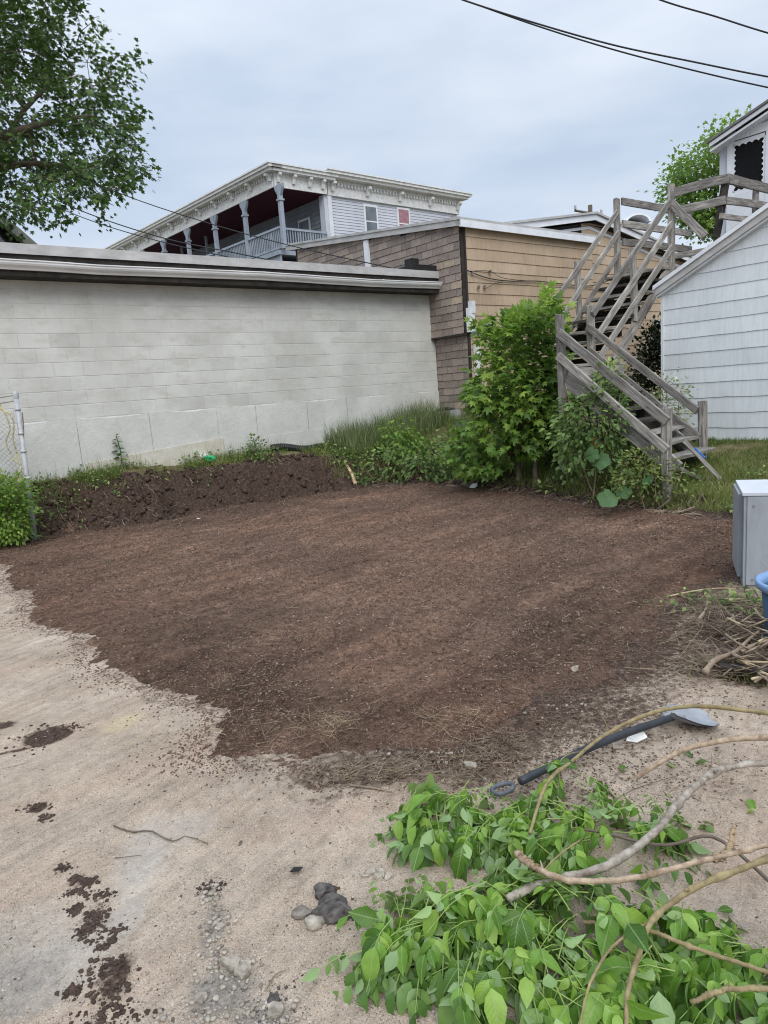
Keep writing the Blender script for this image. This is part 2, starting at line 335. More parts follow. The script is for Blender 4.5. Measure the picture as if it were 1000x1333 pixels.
M['bucket'] = simple('blue_plastic', (.03, .075, .13), (.05, .11, .19), 4, rough=.35, bump=.02)
M['rim'] = simple('pale_blue_plastic_rim', (.16, .27, .46), (.22, .34, .55), 4, rough=.35, bump=.02)
M['blackplastic'] = simple('black_plastic', (.012, .012, .013), (.03, .03, .032), 6, rough=.4)
M['handle'] = simple('shovel_handle', (.022, .025, .03), (.05, .055, .065), 9, rough=.4)
M['blade'] = simple('grey_plastic_blade', (.20, .21, .23), (.33, .35, .37), 8, rough=.5, bump=.2)
M['paper'] = simple('white_plastic', (.65, .65, .62), (.85, .85, .83), 12, rough=.5)
M['green'] = simple('green_plastic', (.01, .33, .13), (.03, .5, .2), 8, rough=.35)
M['orange'] = simple('orange_plastic', (.6, .09, .02), (.8, .16, .04), 8, rough=.5)
M['bluep'] = simple('blue_plastic_strip', (.04, .15, .45), (.08, .22, .6), 8, rough=.4)
M['bark'] = simple('grey_bark', (.07, .055, .042), (.19, .155, .12), 9, kind='pos', bump=.6, bscale=60)
M['palebark'] = simple('smooth_tan_bark', (.16, .105, .065), (.46, .36, .26), 28, bump=.7, bscale=90)
M['greybark'] = simple('smooth_grey_bark', (.13, .105, .08), (.42, .375, .32), 28, bump=.8, bscale=90)
M['greenbark'] = simple('greenish_bark', (.13, .10, .05), (.33, .265, .14), 24, bump=.7, bscale=90)
M['twig'] = simple('dead_twig', (.11, .08, .056), (.33, .26, .19), 9, bump=.2, kind='pos')
M['straw'] = simple('dry_straw', (.30, .23, .14), (.5, .41, .27), 9, kind='pos', rough=.9)
M['stone'] = simple('pale_stone', (.17, .145, .115), (.46, .41, .34), 30, kind='pos', bump=.5, bscale=120)
M['asphalt'] = simple('asphalt_lump', (.03, .027, .025), (.14, .125, .115), 45, kind='pos', bump=.8, bscale=150)
M['clod'] = simple('dark_soil_clod', (.03, .019, .014), (.085, .055, .042), 30, kind='pos', bump=.7, bscale=120)
M['crumb'] = simple('soil_crumb', (.05, .029, .02), (.19, .12, .088), 30, kind='pos', bump=.3)
b = NB('soil_chip'); b.col(b.ramp(b.attr('tint').outputs['Fac'], [(0, (.085, .052, .037)), (.7, (.20, .135, .10)), (1, (.33, .25, .19))])); M['chip'] = b.m
LG = leafmat('maple_leaf', (.05, .11, .018), (.145, .26, .042), (.34, .44, .085), (.16, .24, .08), .42)
LT = leafmat('tall_tree_leaf', (.022, .052, .009), (.058, .118, .022), (.14, .21, .045), (.06, .10, .035), .28)
LS = leafmat('shrub_leaf', (.055, .105, .028), (.14, .225, .06), (.32, .41, .13), (.12, .17, .08), .3)
LD = leafmat('evergreen_leaf', (.008, .018, .006), (.018, .035, .010), (.035, .06, .018), (.02, .04, .015), .1)
GR = leafmat('grass_blade', (.07, .11, .024), (.15, .20, .045), (.30, .31, .12), (.12, .16, .05), .3)
GT = leafmat('tall_grass_blade', (.07, .11, .04), (.15, .20, .08), (.33, .34, .19), (.12, .15, .07), .3)
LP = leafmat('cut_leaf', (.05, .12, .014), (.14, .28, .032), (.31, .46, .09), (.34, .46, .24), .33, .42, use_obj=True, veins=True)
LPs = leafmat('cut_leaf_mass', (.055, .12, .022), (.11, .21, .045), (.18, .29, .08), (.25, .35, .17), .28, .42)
BD = leafmat('burdock_leaf', (.035, .085, .028), (.05, .11, .035), (.08, .15, .06), (.16, .23, .15), .15, .75, use_obj=True)
# ================================================================== TERRAIN
BASEPX = [(0, 712), (50, 700), (110, 690), (180, 682), (250, 668), (350, 652), (430, 640), (500, 632), (560, 628), (620, 634), (700, 644), (780, 657), (850, 664), (900, 668), (960, 676)]
BL = [onz(x, y, 0)[:2] for x, y in BASEPX]
BL = np.array([(-16, 5.5), (-8, 7.4)]+[tuple(p) for p in BL]+[(4.6, 5.6), (7, 3.0), (11, 0), (16, -8)])
STEPK = np.interp(np.arange(len(BL)), [0, 9, 10, 12, 14, 22], [.78, .72, .45, .28, .25, .2])
STEPW = np.interp(np.arange(len(BL)), [0, 9, 10, 12, 22], [.55, .5, .45, .3, .3])
UP = np.array([(-12, 8, .85), (-8, 8.2, .82), (-5.2, 9.6, .80), (-4.5, 10.1, .80), (1.3, 14.7, .92), (1.9, 13.9, .88), (4.4, 10.7, .60), (5.4, 9.5, .55), (3.2, 7.9, .40), (4.2, 8.9, .42), (2.3, 9.6, .38), (3.6, 6.9, .3), (7, 7, .5), (12, 2, .5), (30, 30, 1), (-30, 30, 1), (0, 60, 1.2), (0, 12.5, .62), (-2, 12, .78), (1.2, 11.8, .5)])
def upper(x, y):
    s = 0; t = 0
    for a, c, z in UP: w_ = 1/((x-a)**2+(y-c)**2+.15)**1.5; s = s+w_*z; t = t+w_
    return s/t
def side(x, y):                 # signed distance behind the bank line
    d, t = poly_dist(x, y, BL); ring = np.vstack([BL, [(60, -8), (60, 200), (-60, 200), (-60, 5.5)]])
    return np.where(in_poly(x, y, ring), d, -d), t
def terrain(x, y, full=False):
    x = np.asarray(x, float); y = np.asarray(y, float); d, t = side(x, y)
    wob = (fbm(x*1.6, y*1.6, 3)-.5)*.35*np.clip(np.interp(t, [0, 9, 12], [1, 1, .4]), 0, 1); dd = d+wob
    k = np.interp(t, np.arange(len(BL)), STEPK); wd = np.interp(t, np.arange(len(BL)), STEPW)
    z = upper(x, y)*(k*sst(0, 1, dd/wd)+(1-k)*sst(0, 1.8, dd))
    bank = sst(-.12, .02, dd)*(1-sst(.35, .8, dd/wd*.6))*np.interp(t, [0, 9, 12, 22], [1, 1, .5, .3])
    rough = (fbm(x*7, y*7, 5, .6)-.5)*.36*bank+(np.abs(fbm(x*3+9, y*5, 3)-.5))*.25*bank
    soft = (fbm(x*.8+3, y*.8, 3)-.5)*.05+(fbm(x*5, y*5, 4)-.5)*.022+(fbm(x*2.2-y*3.4, x*1.2+y*.9, 4)-.5)*.016
    z = z+rough+soft*sst(0, 1.5, np.hypot(x, y)-.3)
    z = np.where((y > 40), z, z)
    return (z, d, dd, t, bank) if full else z
def gz(x, y): return float(terrain(np.array([x]), np.array([y]))[0])
def P(x, y, h=0.):                # photo pixel -> point on the terrain (+h above it)
    z = 0.
    for _ in range(25):
        p = onz(x, y, z+h); z = .5*z+.5*gz(p[0], p[1])
    return onz(x, y, z+h)
BEDPX = [(0, 738), (12, 760), (28, 775), (35, 800), (70, 828), (105, 850), (150, 888), (200, 905), (262, 930), (268, 952), (262, 975), (300, 990), (340, 1003), (400, 1015), (450, 1000), (520, 1002), (600, 1000), (650, 968), (700, 945), (740, 912), (800, 880), (850, 845), (890, 800), (925, 770), (950, 745), (968, 720), (985, 690)]
BED = [tuple(onz(x, y, 0)[:2]) for x, y in BEDPX]
BEDF = np.array([(-9, 6.2)]+BED+[(4.9, 6.6)]+[tuple(p) for p in BL[::-1][4:]])

def axis(lo, hi, f0, grow, dense):
    o = [0.]; 
    while o[-1] < hi: st = f0 if o[-1] < dense else f0+(o[-1]-dense)*grow; o.append(o[-1]+st)
    p = np.array(o); q = -p[1:][::-1]; q = q[q > lo]; return np.concatenate([q, p])
xs = axis(-260, 260, .0125, .0085, 1.25); xs = np.where(True, xs, xs)
ys = [1.2]
while ys[-1] < 600: ys.append(ys[-1]+max(.0085, .0062*(ys[-1]-.5)) if ys[-1] < 16 else ys[-1]*1.06)
ys = np.array([-260, -120, -50, -20, -8, -3, -1, 0, .5, .9]+ys)
def grid(name, xs, ys, zf, mat, keep=None):
    X, Y = np.meshgrid(xs, ys); Z = zf(X, Y); nx, ny = len(xs), len(ys)
    V = np.stack([X.ravel(), Y.ravel(), Z.ravel()], 1); i = np.arange(nx*ny).reshape(ny, nx)
    Fq = np.stack([i[:-1, :-1].ravel(), i[:-1, 1:].ravel(), i[1:, 1:].ravel(), i[1:, :-1].ravel()], 1)
    if keep is not None:
        kv = keep(X, Y).ravel(); Fq = Fq[kv[Fq].any(1)]; us = np.unique(Fq); rm = np.full(len(V), -1); rm[us] = np.arange(len(us)); V = V[us]; Fq = rm[Fq]
    me = raw_mesh(name, V, Fq, mat, True); o = bpy.data.objects.new(name, me); scn.collection.objects.link(o); return o, V
_, BEDs = None, None
def bedmask(x, y):               # >0 inside the soil bed, metres
    d, _ = poly_dist(x, y, BEDF, True); return np.where(in_poly(x, y, BEDF), d, -d)
def ell(x, y, cx, cy, rx, ry, rot): c, s_ = math.cos(rot), math.sin(rot); u = (x-cx)*c+(y-cy)*s_; v = -(x-cx)*s_+(y-cy)*c; return np.sqrt((u/rx)**2+(v/ry)**2)
def zg(X, Y): return terrain(X, Y)
# ground material: dirt yard, bank soil, lawn soil, with shaped stains and painted brush-heap shade
b = NB('yard_ground'); c = b.coord('pos')
k = b.ramp(b.noise(c, 1.7, 8, .62), [(.28, (.28, .21, .152)), (.45, (.375, .297, .225)), (.6, (.42, .338, .262)), (.75, (.50, .425, .345))])
k = b.mix(.7, k, b.ramp(b.noise(c, 3, 9, .72, .3), [(.3, .66), (.5, .97), (.7, 1.15)]), 'MULTIPLY')
pk = b.ramp(b.noise(b.streak(.5, .5, 1.8), 1.4, 5, .6), [(.5, 0.), (.68, 1.)]); k = b.mix(b.math('MULTIPLY', pk, .4), k, (.38, .245, .175))
k = b.mix(b.ramp(b.noise(c, 210, 3, .6), [(.57, 0.), (.63, .8)]), k, (.58, .53, .46)); k = b.mix(b.ramp(b.noise(b.coord('pos', rot=(0, 0, 1)), 150, 3, .6), [(.36, .8), (.41, 0.)]), k, (.11, .085, .065))
m = b.attr('Mask'); sp = b.n('ShaderNodeSeparateColor'); b.l(m.outputs['Color'], sp.inputs[0]); m2_ = b.attr('MaskB'); sq = b.n('ShaderNodeSeparateColor'); b.l(m2_.outputs['Color'], sq.inputs[0])
nf = b.noise(c, 24, 7, .7)
k = b.mix(.55, k, b.ramp(b.noise(c, 17, 7, .75), [(.32, .62), (.5, 1.0), (.7, 1.2)]), 'MULTIPLY')
tk = b.noise(b.streak(.95, 1.2, 9), 2.0, 6, .7, .4); k = b.mix(.45, k, b.ramp(tk, [(.36, .6), (.5, 1.0), (.66, 1.15)]), 'MULTIPLY')
def edge(x, lo=.35, hi=.65): return b.ramp(b.math('ADD', x, b.math('MULTIPLY', b.math('SUBTRACT', nf, .5), .9)), [(lo, 0.), (hi, 1.)])
k = b.mix(b.math('MULTIPLY', edge(sp.outputs[2], .35, .85), .55), k, b.ramp(b.noise(c, 30, 6, .75), [(.3, (.30, .27, .24)), (.6, (.48, .45, .41))]))          # pale concrete dust
k = b.mix(b.math('MULTIPLY', edge(sq.outputs[0], .35, .95), .7), k, b.ramp(b.noise(c, 60, 5, .7), [(.3, (.36, .28, .17)), (.6, (.54, .45, .29))]))            # yellow sand
k = b.mix(b.math('MULTIPLY', edge(sq.outputs[2], .3, .8), .8), k, b.ramp(b.noise(c, 70, 5, .7), [(.35, (.10, .092, .085)), (.6, (.26, .24, .215)), (.75, (.42, .40, .37))]))  # grey gravelly patch
dk = b.ramp(b.noise(c, 60, 6, .7), [(.3, (.030, .019, .014)), (.55, (.075, .050, .037)), (.75, (.14, .10, .075))])
k = b.mix(edge(sq.outputs[1], .4, .6), k, dk)                                                  # dropped topsoil, and shade painted under the brush heap
bk = b.ramp(b.noise(c, 28, 8, .7), [(.25, (.018, .011, .008)), (.5, (.055, .036, .027)), (.75, (.15, .105, .08))])
k = b.mix(edge(sp.outputs[0], .35, .6), k, bk)
gk = b.ramp(b.noise(c, 9, 6, .7), [(.3, (.07, .06, .03)), (.5, (.13, .115, .055)), (.75, (.24, .195, .115))]); k = b.mix(edge(sp.outputs[1], .35, .65), k, gk)
b.col(k); b.p.inputs['Roughness'].default_value = .95; b.p.inputs['Specular IOR Level'].default_value = .15
b.bump(b.math('ADD', b.noise(c, 45, 8, .7), b.math('MULTIPLY', b.noise(c, 220, 3, .6), .35)), .8, .014); M['ground'] = b.m
ground, GV = grid('ground', xs, ys, zg, M['ground']); tag(ground, kind='structure')
X, Y = GV[:, 0], GV[:, 1]; z_, d_, dd_, t_, bank_ = terrain(X, Y, True)
bm_ = bedmask(X, Y); mR = np.clip(sst(-.1, .0, dd_)*(1-sst(.55, .95, dd_))*np.interp(t_, [0, 9, 12, 22], [1, 1, .9, .6]), 0, 1)
rt_ = sst(-.7, .3, X); mR = np.maximum(mR, (.42+.22*rt_)*sst(-.16-.34*rt_, .03, bm_+(fbm(X*3, Y*3, 4)-.5)*.4)*(Y < 9)); mR = np.maximum(mR, .47*sst(.2, 1.0, X)*sst(-1.3, -.2, bm_+(fbm(X*2+5, Y*2, 3)-.5)*.6)*(bm_ < .3)*sst(2.0, 2.9, Y))
mR = np.maximum(mR, sst(-.7, -.35, dd_)*(dd_ < .1)*np.interp(t_, [0, 14, 15, 17], [1, 1, .6, 0])); mG = sst(.35, .8, dd_)
def pxell(x, y, rx, ry, rot=0): p = onz(x, y, 0); return ell(X, Y, p[0], p[1], rx, ry, rot)
dust = np.zeros(len(X))
for (px_, py_, rx, ry, ro, a_) in [(190, 1110, .16, .35, .1, .8), (60, 1260, .3, .25, .4, .8), (165, 1190, .10, .22, 0, .8), (330, 1020, .35, .22, 0, .45), (240, 1080, .2, .16, .3, .7), (20, 1230, .4, .3, 0, .6), (700, 1270, .9, .25, .1, .25), (60, 890, .6, .5, .3, .25)]:
    dust = np.maximum(dust, a_*(1-sst(.3, 1.1, pxell(px_, py_, rx, ry, ro))))
sand = np.maximum(.95*(1-sst(.3, 1.1, pxell(160, 940, .13, .19, -.5))), .6*(1-sst(.3, 1.1, pxell(183, 962, .04, .12, -.5)))); sand = np.maximum(sand, .35*(1-sst(.3, 1.2, pxell(200, 965, .34, .42, -.5))))
dirt_shade = np.zeros(len(X))
for (px_, py_, rx, ry, ro, a_) in [(62, 958, .15, .13, .3, 1), (5, 945, .1, .1, 0, .7), (50, 1052, .05, .05, .4, .9), (28, 975, .28, .03, .4, .6), (10, 1000, .25, .015, .4, .5), (60, 1060, .06, .012, .4, .5), (100, 1150, .06, .06, 0, .5), (125, 1190, .08, .12, 0, .55), (150, 1270, .09, .14, 0, .6), (275, 1165, .04, .05, 0, .55), (430, 1180, .05, .04, 0, .6), (500, 1012, .5, .16, .1, .62), (640, 990, .40, .24, .3, .6), (780, 930, .55, .3, .4, .55), (880, 850, .55, .45, .3, .58), (720, 1040, .4, .16, 0, .5), (900, 1010, .5, .4, 0, .40), (430, 1045, .3, .08, .2, .45), (965, 820, .5, .4, .2, .95), (985, 880, .35, .2, .2, .7)]:  # final two: dark heap base with its shadow painted in
    dirt_shade = np.maximum(dirt_shade, a_*(1-sst(.2, 1.3, pxell(px_, py_, rx, ry, ro))))
grv = np.zeros(len(X))
for (px_, py_, rx, ry, a_) in [(278, 1210, .05, .15, .7), (290, 1290, .14, .12, .8), (340, 1333, .12, .1, .8), (15, 1290, .22, .2, .6), (275, 1160, .07, .07, .6), (990, 1250, .3, .4, .5)]:
    grv = np.maximum(grv, a_*(1-sst(.3, 1.2, pxell(px_, py_, rx, ry))))
def setmask(o, name, r, g, bl):
    at = o.data.attributes.new(name, 'FLOAT_COLOR', 'POINT'); at.data.foreach_set('color', np.stack([r, g, bl, np.ones(len(r))], 1).astype(np.float32).ravel())
setmask(ground, 'Mask', mR, mG, dust); setmask(ground, 'MaskB', sand, dirt_shade, grv)
# soil bed: a raked sheet of topsoil that feathers out over the yard
b = NB('raked_topsoil'); c = b.coord('pos')
k = b.ramp(b.noise(c, 1.3, 6, .6), [(.3, (.118, .076, .055)), (.5, (.154, .100, .072)), (.7, (.194, .128, .094))])
rk = b.noise(b.streak(.76, .45, 3.0), 1.5, 7, .65, .6); k = b.mix(.85, k, b.ramp(rk, [(.32, .5), (.48, .95), (.62, 1.25), (.72, 1.9)]), 'MULTIPLY'); k = b.mix(.6, k, b.ramp(b.noise(c, .45, 4, .6), [(.38, (.55, .6, .65)), (.5, (1., 1., 1.)), (.66, (1.5, 1.35, 1.3))]), 'MULTIPLY'); de = b.attr('Mask').outputs['Fac']; k = b.mix(1., k, b.ramp(b.math('ADD', de, b.math('MULTIPLY', b.math('SUBTRACT', b.noise(c, 1.8, 6, .65), .5), .8)), [(.1, (.74, .70, .68)), (.55, (.90, .87, .85)), (.9, (1.12, 1.06, 1.03))]), 'MULTIPLY')
k = b.mix(.8, k, b.ramp(b.noise(c, 42, 7, .75), [(.3, .28), (.5, .9), (.7, 1.7)]), 'MULTIPLY')
k = b.mix(.75, k, b.ramp(b.noise(c, 13, 6, .75), [(.32, .4), (.5, .92), (.68, 1.5)]), 'MULTIPLY'); k = b.mix(b.ramp(b.noise(c, 150, 2, .5), [(.63, 0.), (.68, .6)]), k, (.34, .26, .20)); k = b.mix(b.ramp(b.noise(c, 95, 3, .5), [(.28, .8), (.35, 0.)]), k, (.022, .014, .011))
b.col(k); b.p.inputs['Roughness'].default_value = .98; b.p.inputs['Specular IOR Level'].default_value = .1
b.bump(b.math('ADD', b.noise(c, 38, 8, .75), b.math('MULTIPLY', b.noise(c, 130, 3, .7), .5)), .8, .02); M['soil'] = b.m
def zs(X, Y):
    m = bedmask(X, Y)+(fbm(X*1.7, Y*1.7, 4)-.5)*.40+(fbm(X*9, Y*9, 3)-.5)*.18+(fbm(X*28, Y*28, 3, .7)-.5)*.14
    rake = (fbm((X+Y)*.4+3, (Y-X)*3.1, 4)-.5)*.034
    h = -.016+.040*sst(-.05, .30, m)+(rake+(fbm(X*12, Y*12, 4, .65)-.5)*.040+np.clip(fbm(X*22+3, Y*22, 3, .6)-.6, 0, 1)*.06)*sst(0, .3, m)
    return terrain(X, Y)+h
bx = xs[(xs > -8) & (xs < 5.6)]; by = ys[(ys > 2.2) & (ys < 14)]
soil, SV = grid('soil_bed', bx, by, zs, M['soil'], lambda X, Y: bedmask(X, Y) > -.35); tag(soil, kind='structure')
at = soil.data.attributes.new('Mask', 'FLOAT', 'POINT'); at.data.foreach_set('value', sst(0, 1.5, bedmask(SV[:, 0], SV[:, 1])).astype(np.float32))
def inbed_pts(n, near=1.0):
    o = []
    while sum(len(q) for q in o) < n:
        yy = 2.3+10.7*rng.random(n*3)**near; xx = rng.uniform(-6.5, 4.2, n*3); m = (bedmask(xx, yy)+(fbm(xx*1.7, yy*1.7, 4)-.5)*.35 > .02) & (np.abs(xx) < yy*.62+.3); o.append(np.stack([xx[m], yy[m]], 1))
    return np.concatenate(o)[:n]
q = inbed_pts(26000, 1.7); z = zs(q[:, 0], q[:, 1]); S = .006+.016*rng.random(len(q))**3+.0006*q[:, 1]
V, Fc, _t = inst(*OCT, np.column_stack([q, z+S*.15]), rrot(len(q)), S[:, None]*rng.uniform(.6, 1.3, (len(q), 3))); mass('soil_crumbs', V, Fc, M['crumb'])
q = inbed_pts(150000, 1.45); q = q[rng.random(len(q)) < .25+.75*sst(.36, .6, fbm((q[:, 0]+q[:, 1])*.5, (q[:, 1]-q[:, 0])*2.2, 4))]; z = zs(q[:, 0], q[:, 1]); n = len(q); L_ = .0025+.009*rng.random(n)**2+.0010*q[:, 1]; wd = L_*rng.uniform(.2, .7, n)
yd = rdir(n); yd[:, 2] *= .35; zd = rdir(n)*.6+Zv
V, Fc, tt = inst(*SLV, np.column_stack([q, z+.003+L_*.1]), frames(yd, zd), np.stack([wd, L_, L_*.3], 1), rng.random(n)**1.6); mass('mulch_chips', V, Fc, M['chip'], tint=tt)

# ================================================================== BLOCK BUILDING
TW = 10.80; SE = 10.24           # wall plane and shared corner line
bb = thing('block_building', 'long low grey painted concrete block building with white gutter along the back of the yard', 'building', W(6, TW, .9))
S0 = -1.2; ZF = 1.515; ZT = 3.72
MB().sbox(S0, SE-.01, TW+.006, TW+6, .2, ZT).out('wall', M['mortar'], bb)
blk = []; row = 0; z = ZF+.012; proto = {}
cnt = 0
while z < ZT-.02:
    h = min(.2015, ZT-z); s = SE-.012-(.2 if row % 2 else 0)
    edges = [SE-.012]
    while edges[-1] > 1.3: edges.append(edges[-1]-(.205 if (row % 2 and len(edges) == 1) else .406))
    for k_ in range(len(edges)-1):
        s1, s0 = edges[k_], edges[k_+1]+.003; key = (round(s1-s0, 3), round(h, 3), (k_*7+row*3) % 3)
        if key not in proto:
            m = MB(); L_ = s1-s0; e = .004; j = lambda: random.uniform(-.0015, .0015)
            f = lambda x, y, zz: A*x+B*y+Zv*zz
            o_ = [f(-L_/2, 0, -h/2+.0015), f(L_/2, 0, -h/2+.0015), f(L_/2, 0, h/2-.0015), f(-L_/2, 0, h/2-.0015)]
            i_ = [f(-L_/2+e+j(), -.0022+j()*.35, -h/2+.003+e+j()), f(L_/2-e+j(), -.0022+j()*.35, -h/2+.003+e+j()), f(L_/2-e+j(), -.0022+j()*.35, h/2-.003-e+j()), f(-L_/2+e+j(), -.0022+j()*.35, h/2-.003-e+j())]
            proto[key] = raw_mesh('block', o_+i_, [[4, 5, 6, 7], [0, 1, 5, 4], [1, 2, 6, 5], [2, 3, 7, 6], [3, 0, 4, 7]], M['block'])
        o = bpy.data.objects.new('block', proto[key]); put(o, bb); c = W((s0+s1)/2, TW+.004+random.uniform(-.001, .001), z+h/2); o.location = c-WL[bb.name]; cnt += 1
    z += .203; row += 1
if S0 < 1.2: MB().sbox(S0, .9, TW-.002, TW+.01, ZF, ZT).out('wall', M['block'], bb)
# poured foundation panels with cracked joints, and the stained footing
def s_at(x, y): return ST(on_t(x, y, TW))[0]
cuts = [S0, s_at(105, 590), s_at(196, 560), s_at(285, 570), s_at(335, 560), s_at(400, 540), s_at(452, 540), SE-.012]
for i in range(len(cuts)-1):
    n = 14; s0, s1 = cuts[i]+.002, cuts[i+1]-.002; V = []; Fc = []
    for r_ in range(5):
        for q_ in range(n+1):
            ss = s0+(s1-s0)*q_/n; zz = .2+(ZF-.2)*r_/4; V.append(W(ss+(random.uniform(-.002, .004)*(1 if q_ == 0 else -1) if q_ in (0, n) else 0), TW-.014-.006*vnoise(np.array([ss*3]), np.array([zz*4]))[0], zz+(.012*math.sin(ss*5)+random.uniform(-.006, .006) if r_ == 4 else 0)))
    nn = n+1; Fc = [[r_*nn+q_, r_*nn+q_+1, (r_+1)*nn+q_+1, (r_+1)*nn+q_] for r_ in range(4) for q_ in range(n)]
    k0 = len(V); V += [v+B*.03 for v in V[-nn:]]; Fc += [[4*nn+q_, 4*nn+q_+1, k0+q_+1, k0+q_] for q_ in range(n)]
    mk('foundation_panel', V, Fc, M['found'], bb)
sa, sb = s_at(110, 600), s_at(291, 582)
MB().prism([W(sa, TW-.03, .2), W(sb, TW-.03, .2), W(sb, TW-.03, 1.03), W(sa, TW-.03, .86)], B*.025).out('footing', M['footing'], bb)
sa, sb = s_at(345, 577), s_at(420, 570); MB().prism([W(sa, TW-.026, .5), W(sb, TW-.026, .5), W(sb, TW-.026, 1.0), W(sa, TW-.026, .97)], B*.02).out('footing', M['found'], bb)
TG = TW-.42
za = ST(on_t(0, 336, TG))[2]; zb = ST(on_t(0, 348.5, TG))[2]; ZG1, ZG0 = za, zb
# K gutter profile swept along the eave
prof = [(0, 0), (-.03, .0), (-.045, .02), (-.085, .045), (-.1, .065), (-.1, .085), (-.115, .09), (-.115, .102), (-.09, .102), (-.09, .09), (-.08, .085), (-.01, .02), (0, .02)]
hs = (ZG1-ZG0)/.102
n = 30; V = []; Fc = []
for i in range(n+1):
    ss = S0+(SE+.03-S0)*i/n; sag = .012*math.sin(ss*1.3)+random.uniform(-.003, .003)
    for (u, v) in prof: V.append(W(ss, TG+.115+u, ZG0+v*hs+sag))
kk = len(prof); Fc = [[i*kk+j, (i+1)*kk+j, (i+1)*kk+(j+1) % kk, i*kk+(j+1) % kk] for i in range(n) for j in range(kk)]+[list(range(n*kk, n*kk+kk)), list(range(kk))[::-1]]
mk('gutter', V, Fc, M['gutter'], bb)
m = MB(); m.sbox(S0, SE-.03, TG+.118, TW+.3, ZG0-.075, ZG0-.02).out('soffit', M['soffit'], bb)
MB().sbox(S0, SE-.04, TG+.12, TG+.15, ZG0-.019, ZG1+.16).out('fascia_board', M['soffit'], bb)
for i in range(8): MB().sbox(S0+1.4*i, S0+1.4*i+.03, TG+.02, TG+.11, ZG1-.012, ZG1+.0).out('gutter_hanger', M['gutter'], bb)
TE = TG+.10; ze1 = ST(on_t(0, 315, TE))[2]; ze0 = ST(on_t(0, 326, TE))[2]
MB().sbox(S0, SE-.04, TE, TE+.03, ze0-.02, ze1).sbox(S0, SE-.04, TE-.012, TE-.001, ze0-.03, ze0+.015).out('roof_edge', M['roofmetal'], bb)
MB().prism([W(S0, TE+.031, ze1-.02), W(S0, TW+7, ze1+.12), W(S0, TW+7, ze0), W(S0, TE+.031, ze0)], A*(SE-.02-S0)).out('roof', M['roofing'], bb)
MB().sbox(SE-.75, SE-.06, TE+.05, TE+.5, ze1-.01, ze1+.12).sbox(SE-.75, SE-.55, TE+.1, TE+.3, ze1+.11, ze1+.24).out('roof_curb', M['blackplastic'], bb)

# ================================================================== SHINGLED / TAN BUILDING
TC = 9.86; ZC = 4.70
tb = thing('flat_roofed_house', 'tan sided low building with a brown brick-look shingle side, beside the wooden stairs', 'building', W(SE+2, TC+1, .9))
SW2 = ST(on_t(770, 303, TC))[0]; TB = 15.7; ZB = ST(on_s(390, 321, SE))[2]+.03
def zroof(t): return ZC+(ZB-ZC)*(t-TC)/(TB-TC)
MB().prism([W(SE+.02, TC+.02, .2), W(SE+.02, TB, .2), W(SE+.02, TB, zroof(TB)-.06), W(SE+.02, TC+.02, ZC-.06)], A*(SW2-SE-.04)).out('wall', M['joint'], tb)
SU = SE-.11; ZL = 2.60
MB().prism([W(SU+.012, TC-.01, ZL), W(SU+.012, TB, ZL), W(SU+.012, TB, zroof(TB)-.08), W(SU+.012, TC-.01, ZC-.08)], A*.115).out('overhang', M['joint'], tb)
shingles = []
def shrow(s, t0, t1, z0, topf, tag_, off):
    t = t0-off*.155
    while t < t1-.02:
        a0, a1 = max(t, t0)+.004, min(t+.31, t1)-.004; t += .31
        if a1-a0 < .03: continue
        zt = min(z0+.141, topf((a0+a1)/2)-.085)
        if zt-z0 < .03: continue
        shingles.append((s, a0, a1, z0+random.uniform(-.004, .004), zt))
r_ = 0; z = ZL+.005
while z < 5.4:
    if z < 3.85: shrow(SU, TC, TW+.12, z, zroof, 0, r_ % 2)
    else: shrow(SU, TC, TB-.1, z, zroof, 0, r_ % 2)
    z += .145; r_ += 1
z = ZL-.16
while z > .75: shrow(SE, TC+.02, TW+.0, z, zroof, 0, r_ % 2); z -= .145; r_ += 1
extra = MB()
def shing(m, s, a0, a1, z0, z1): m.prism([W(s-.016, a0, z0), W(s-.014, a1, z0), W(s-.004, a1, z1), W(s-.004, a0, z1)], A*.006)
shingles.sort(key=lambda q_: q_[1])
for i, q_ in enumerate(shingles):
    if i < 296: m = MB(); shing(m, *q_); m.out('shingle', M['shingle'], tb)
    else: shing(extra, *q_)
if extra.V: extra.out('shingles', M['shingle'], tb, kind='stuff')
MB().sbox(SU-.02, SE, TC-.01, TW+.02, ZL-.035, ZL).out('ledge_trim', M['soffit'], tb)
def sidingrow(par, t, s0, s1, z0, h, w_, mat, off, topf=None, name='siding_board', lapdir=-1):
    s = s0-off
    while s < s1-.02:
        a0, a1 = max(s, s0)+.0015, min(s+w_, s1)-.0015; s += w_
        if a1-a0 < .04: continue
        za_, zb_ = z0+h+.01, z0+h+.01
        if topf: za_, zb_ = min(za_, topf(a0)), min(zb_, topf(a1))
        if max(za_, zb_)-z0 < .03: continue
        j = random.uniform(-.003, .003)
        P4 = [W(a0, t-.020, z0+j), W(a1, t-.020, z0+j+random.uniform(-.003, .003)), W(a1, t-.006, max(zb_, z0+.01)), W(a0, t-.006, max(za_, z0+.01))]
        MB().prism(P4, B*.008).out(name, mat, par)
z = .8; i = 0
while z < ZC-.12: sidingrow(tb, TC+.0, SE+.03, SW2, z, .214, 1.22, M['tan'], (i*.37) % 1.22, lambda s: ZC-.10); z += .214; i += 1
MB().sbox(SE-.015, SE+.028, TC-.03, TC+.018, .5, ZC-.1).out('corner_trim', M['soffit'], tb)
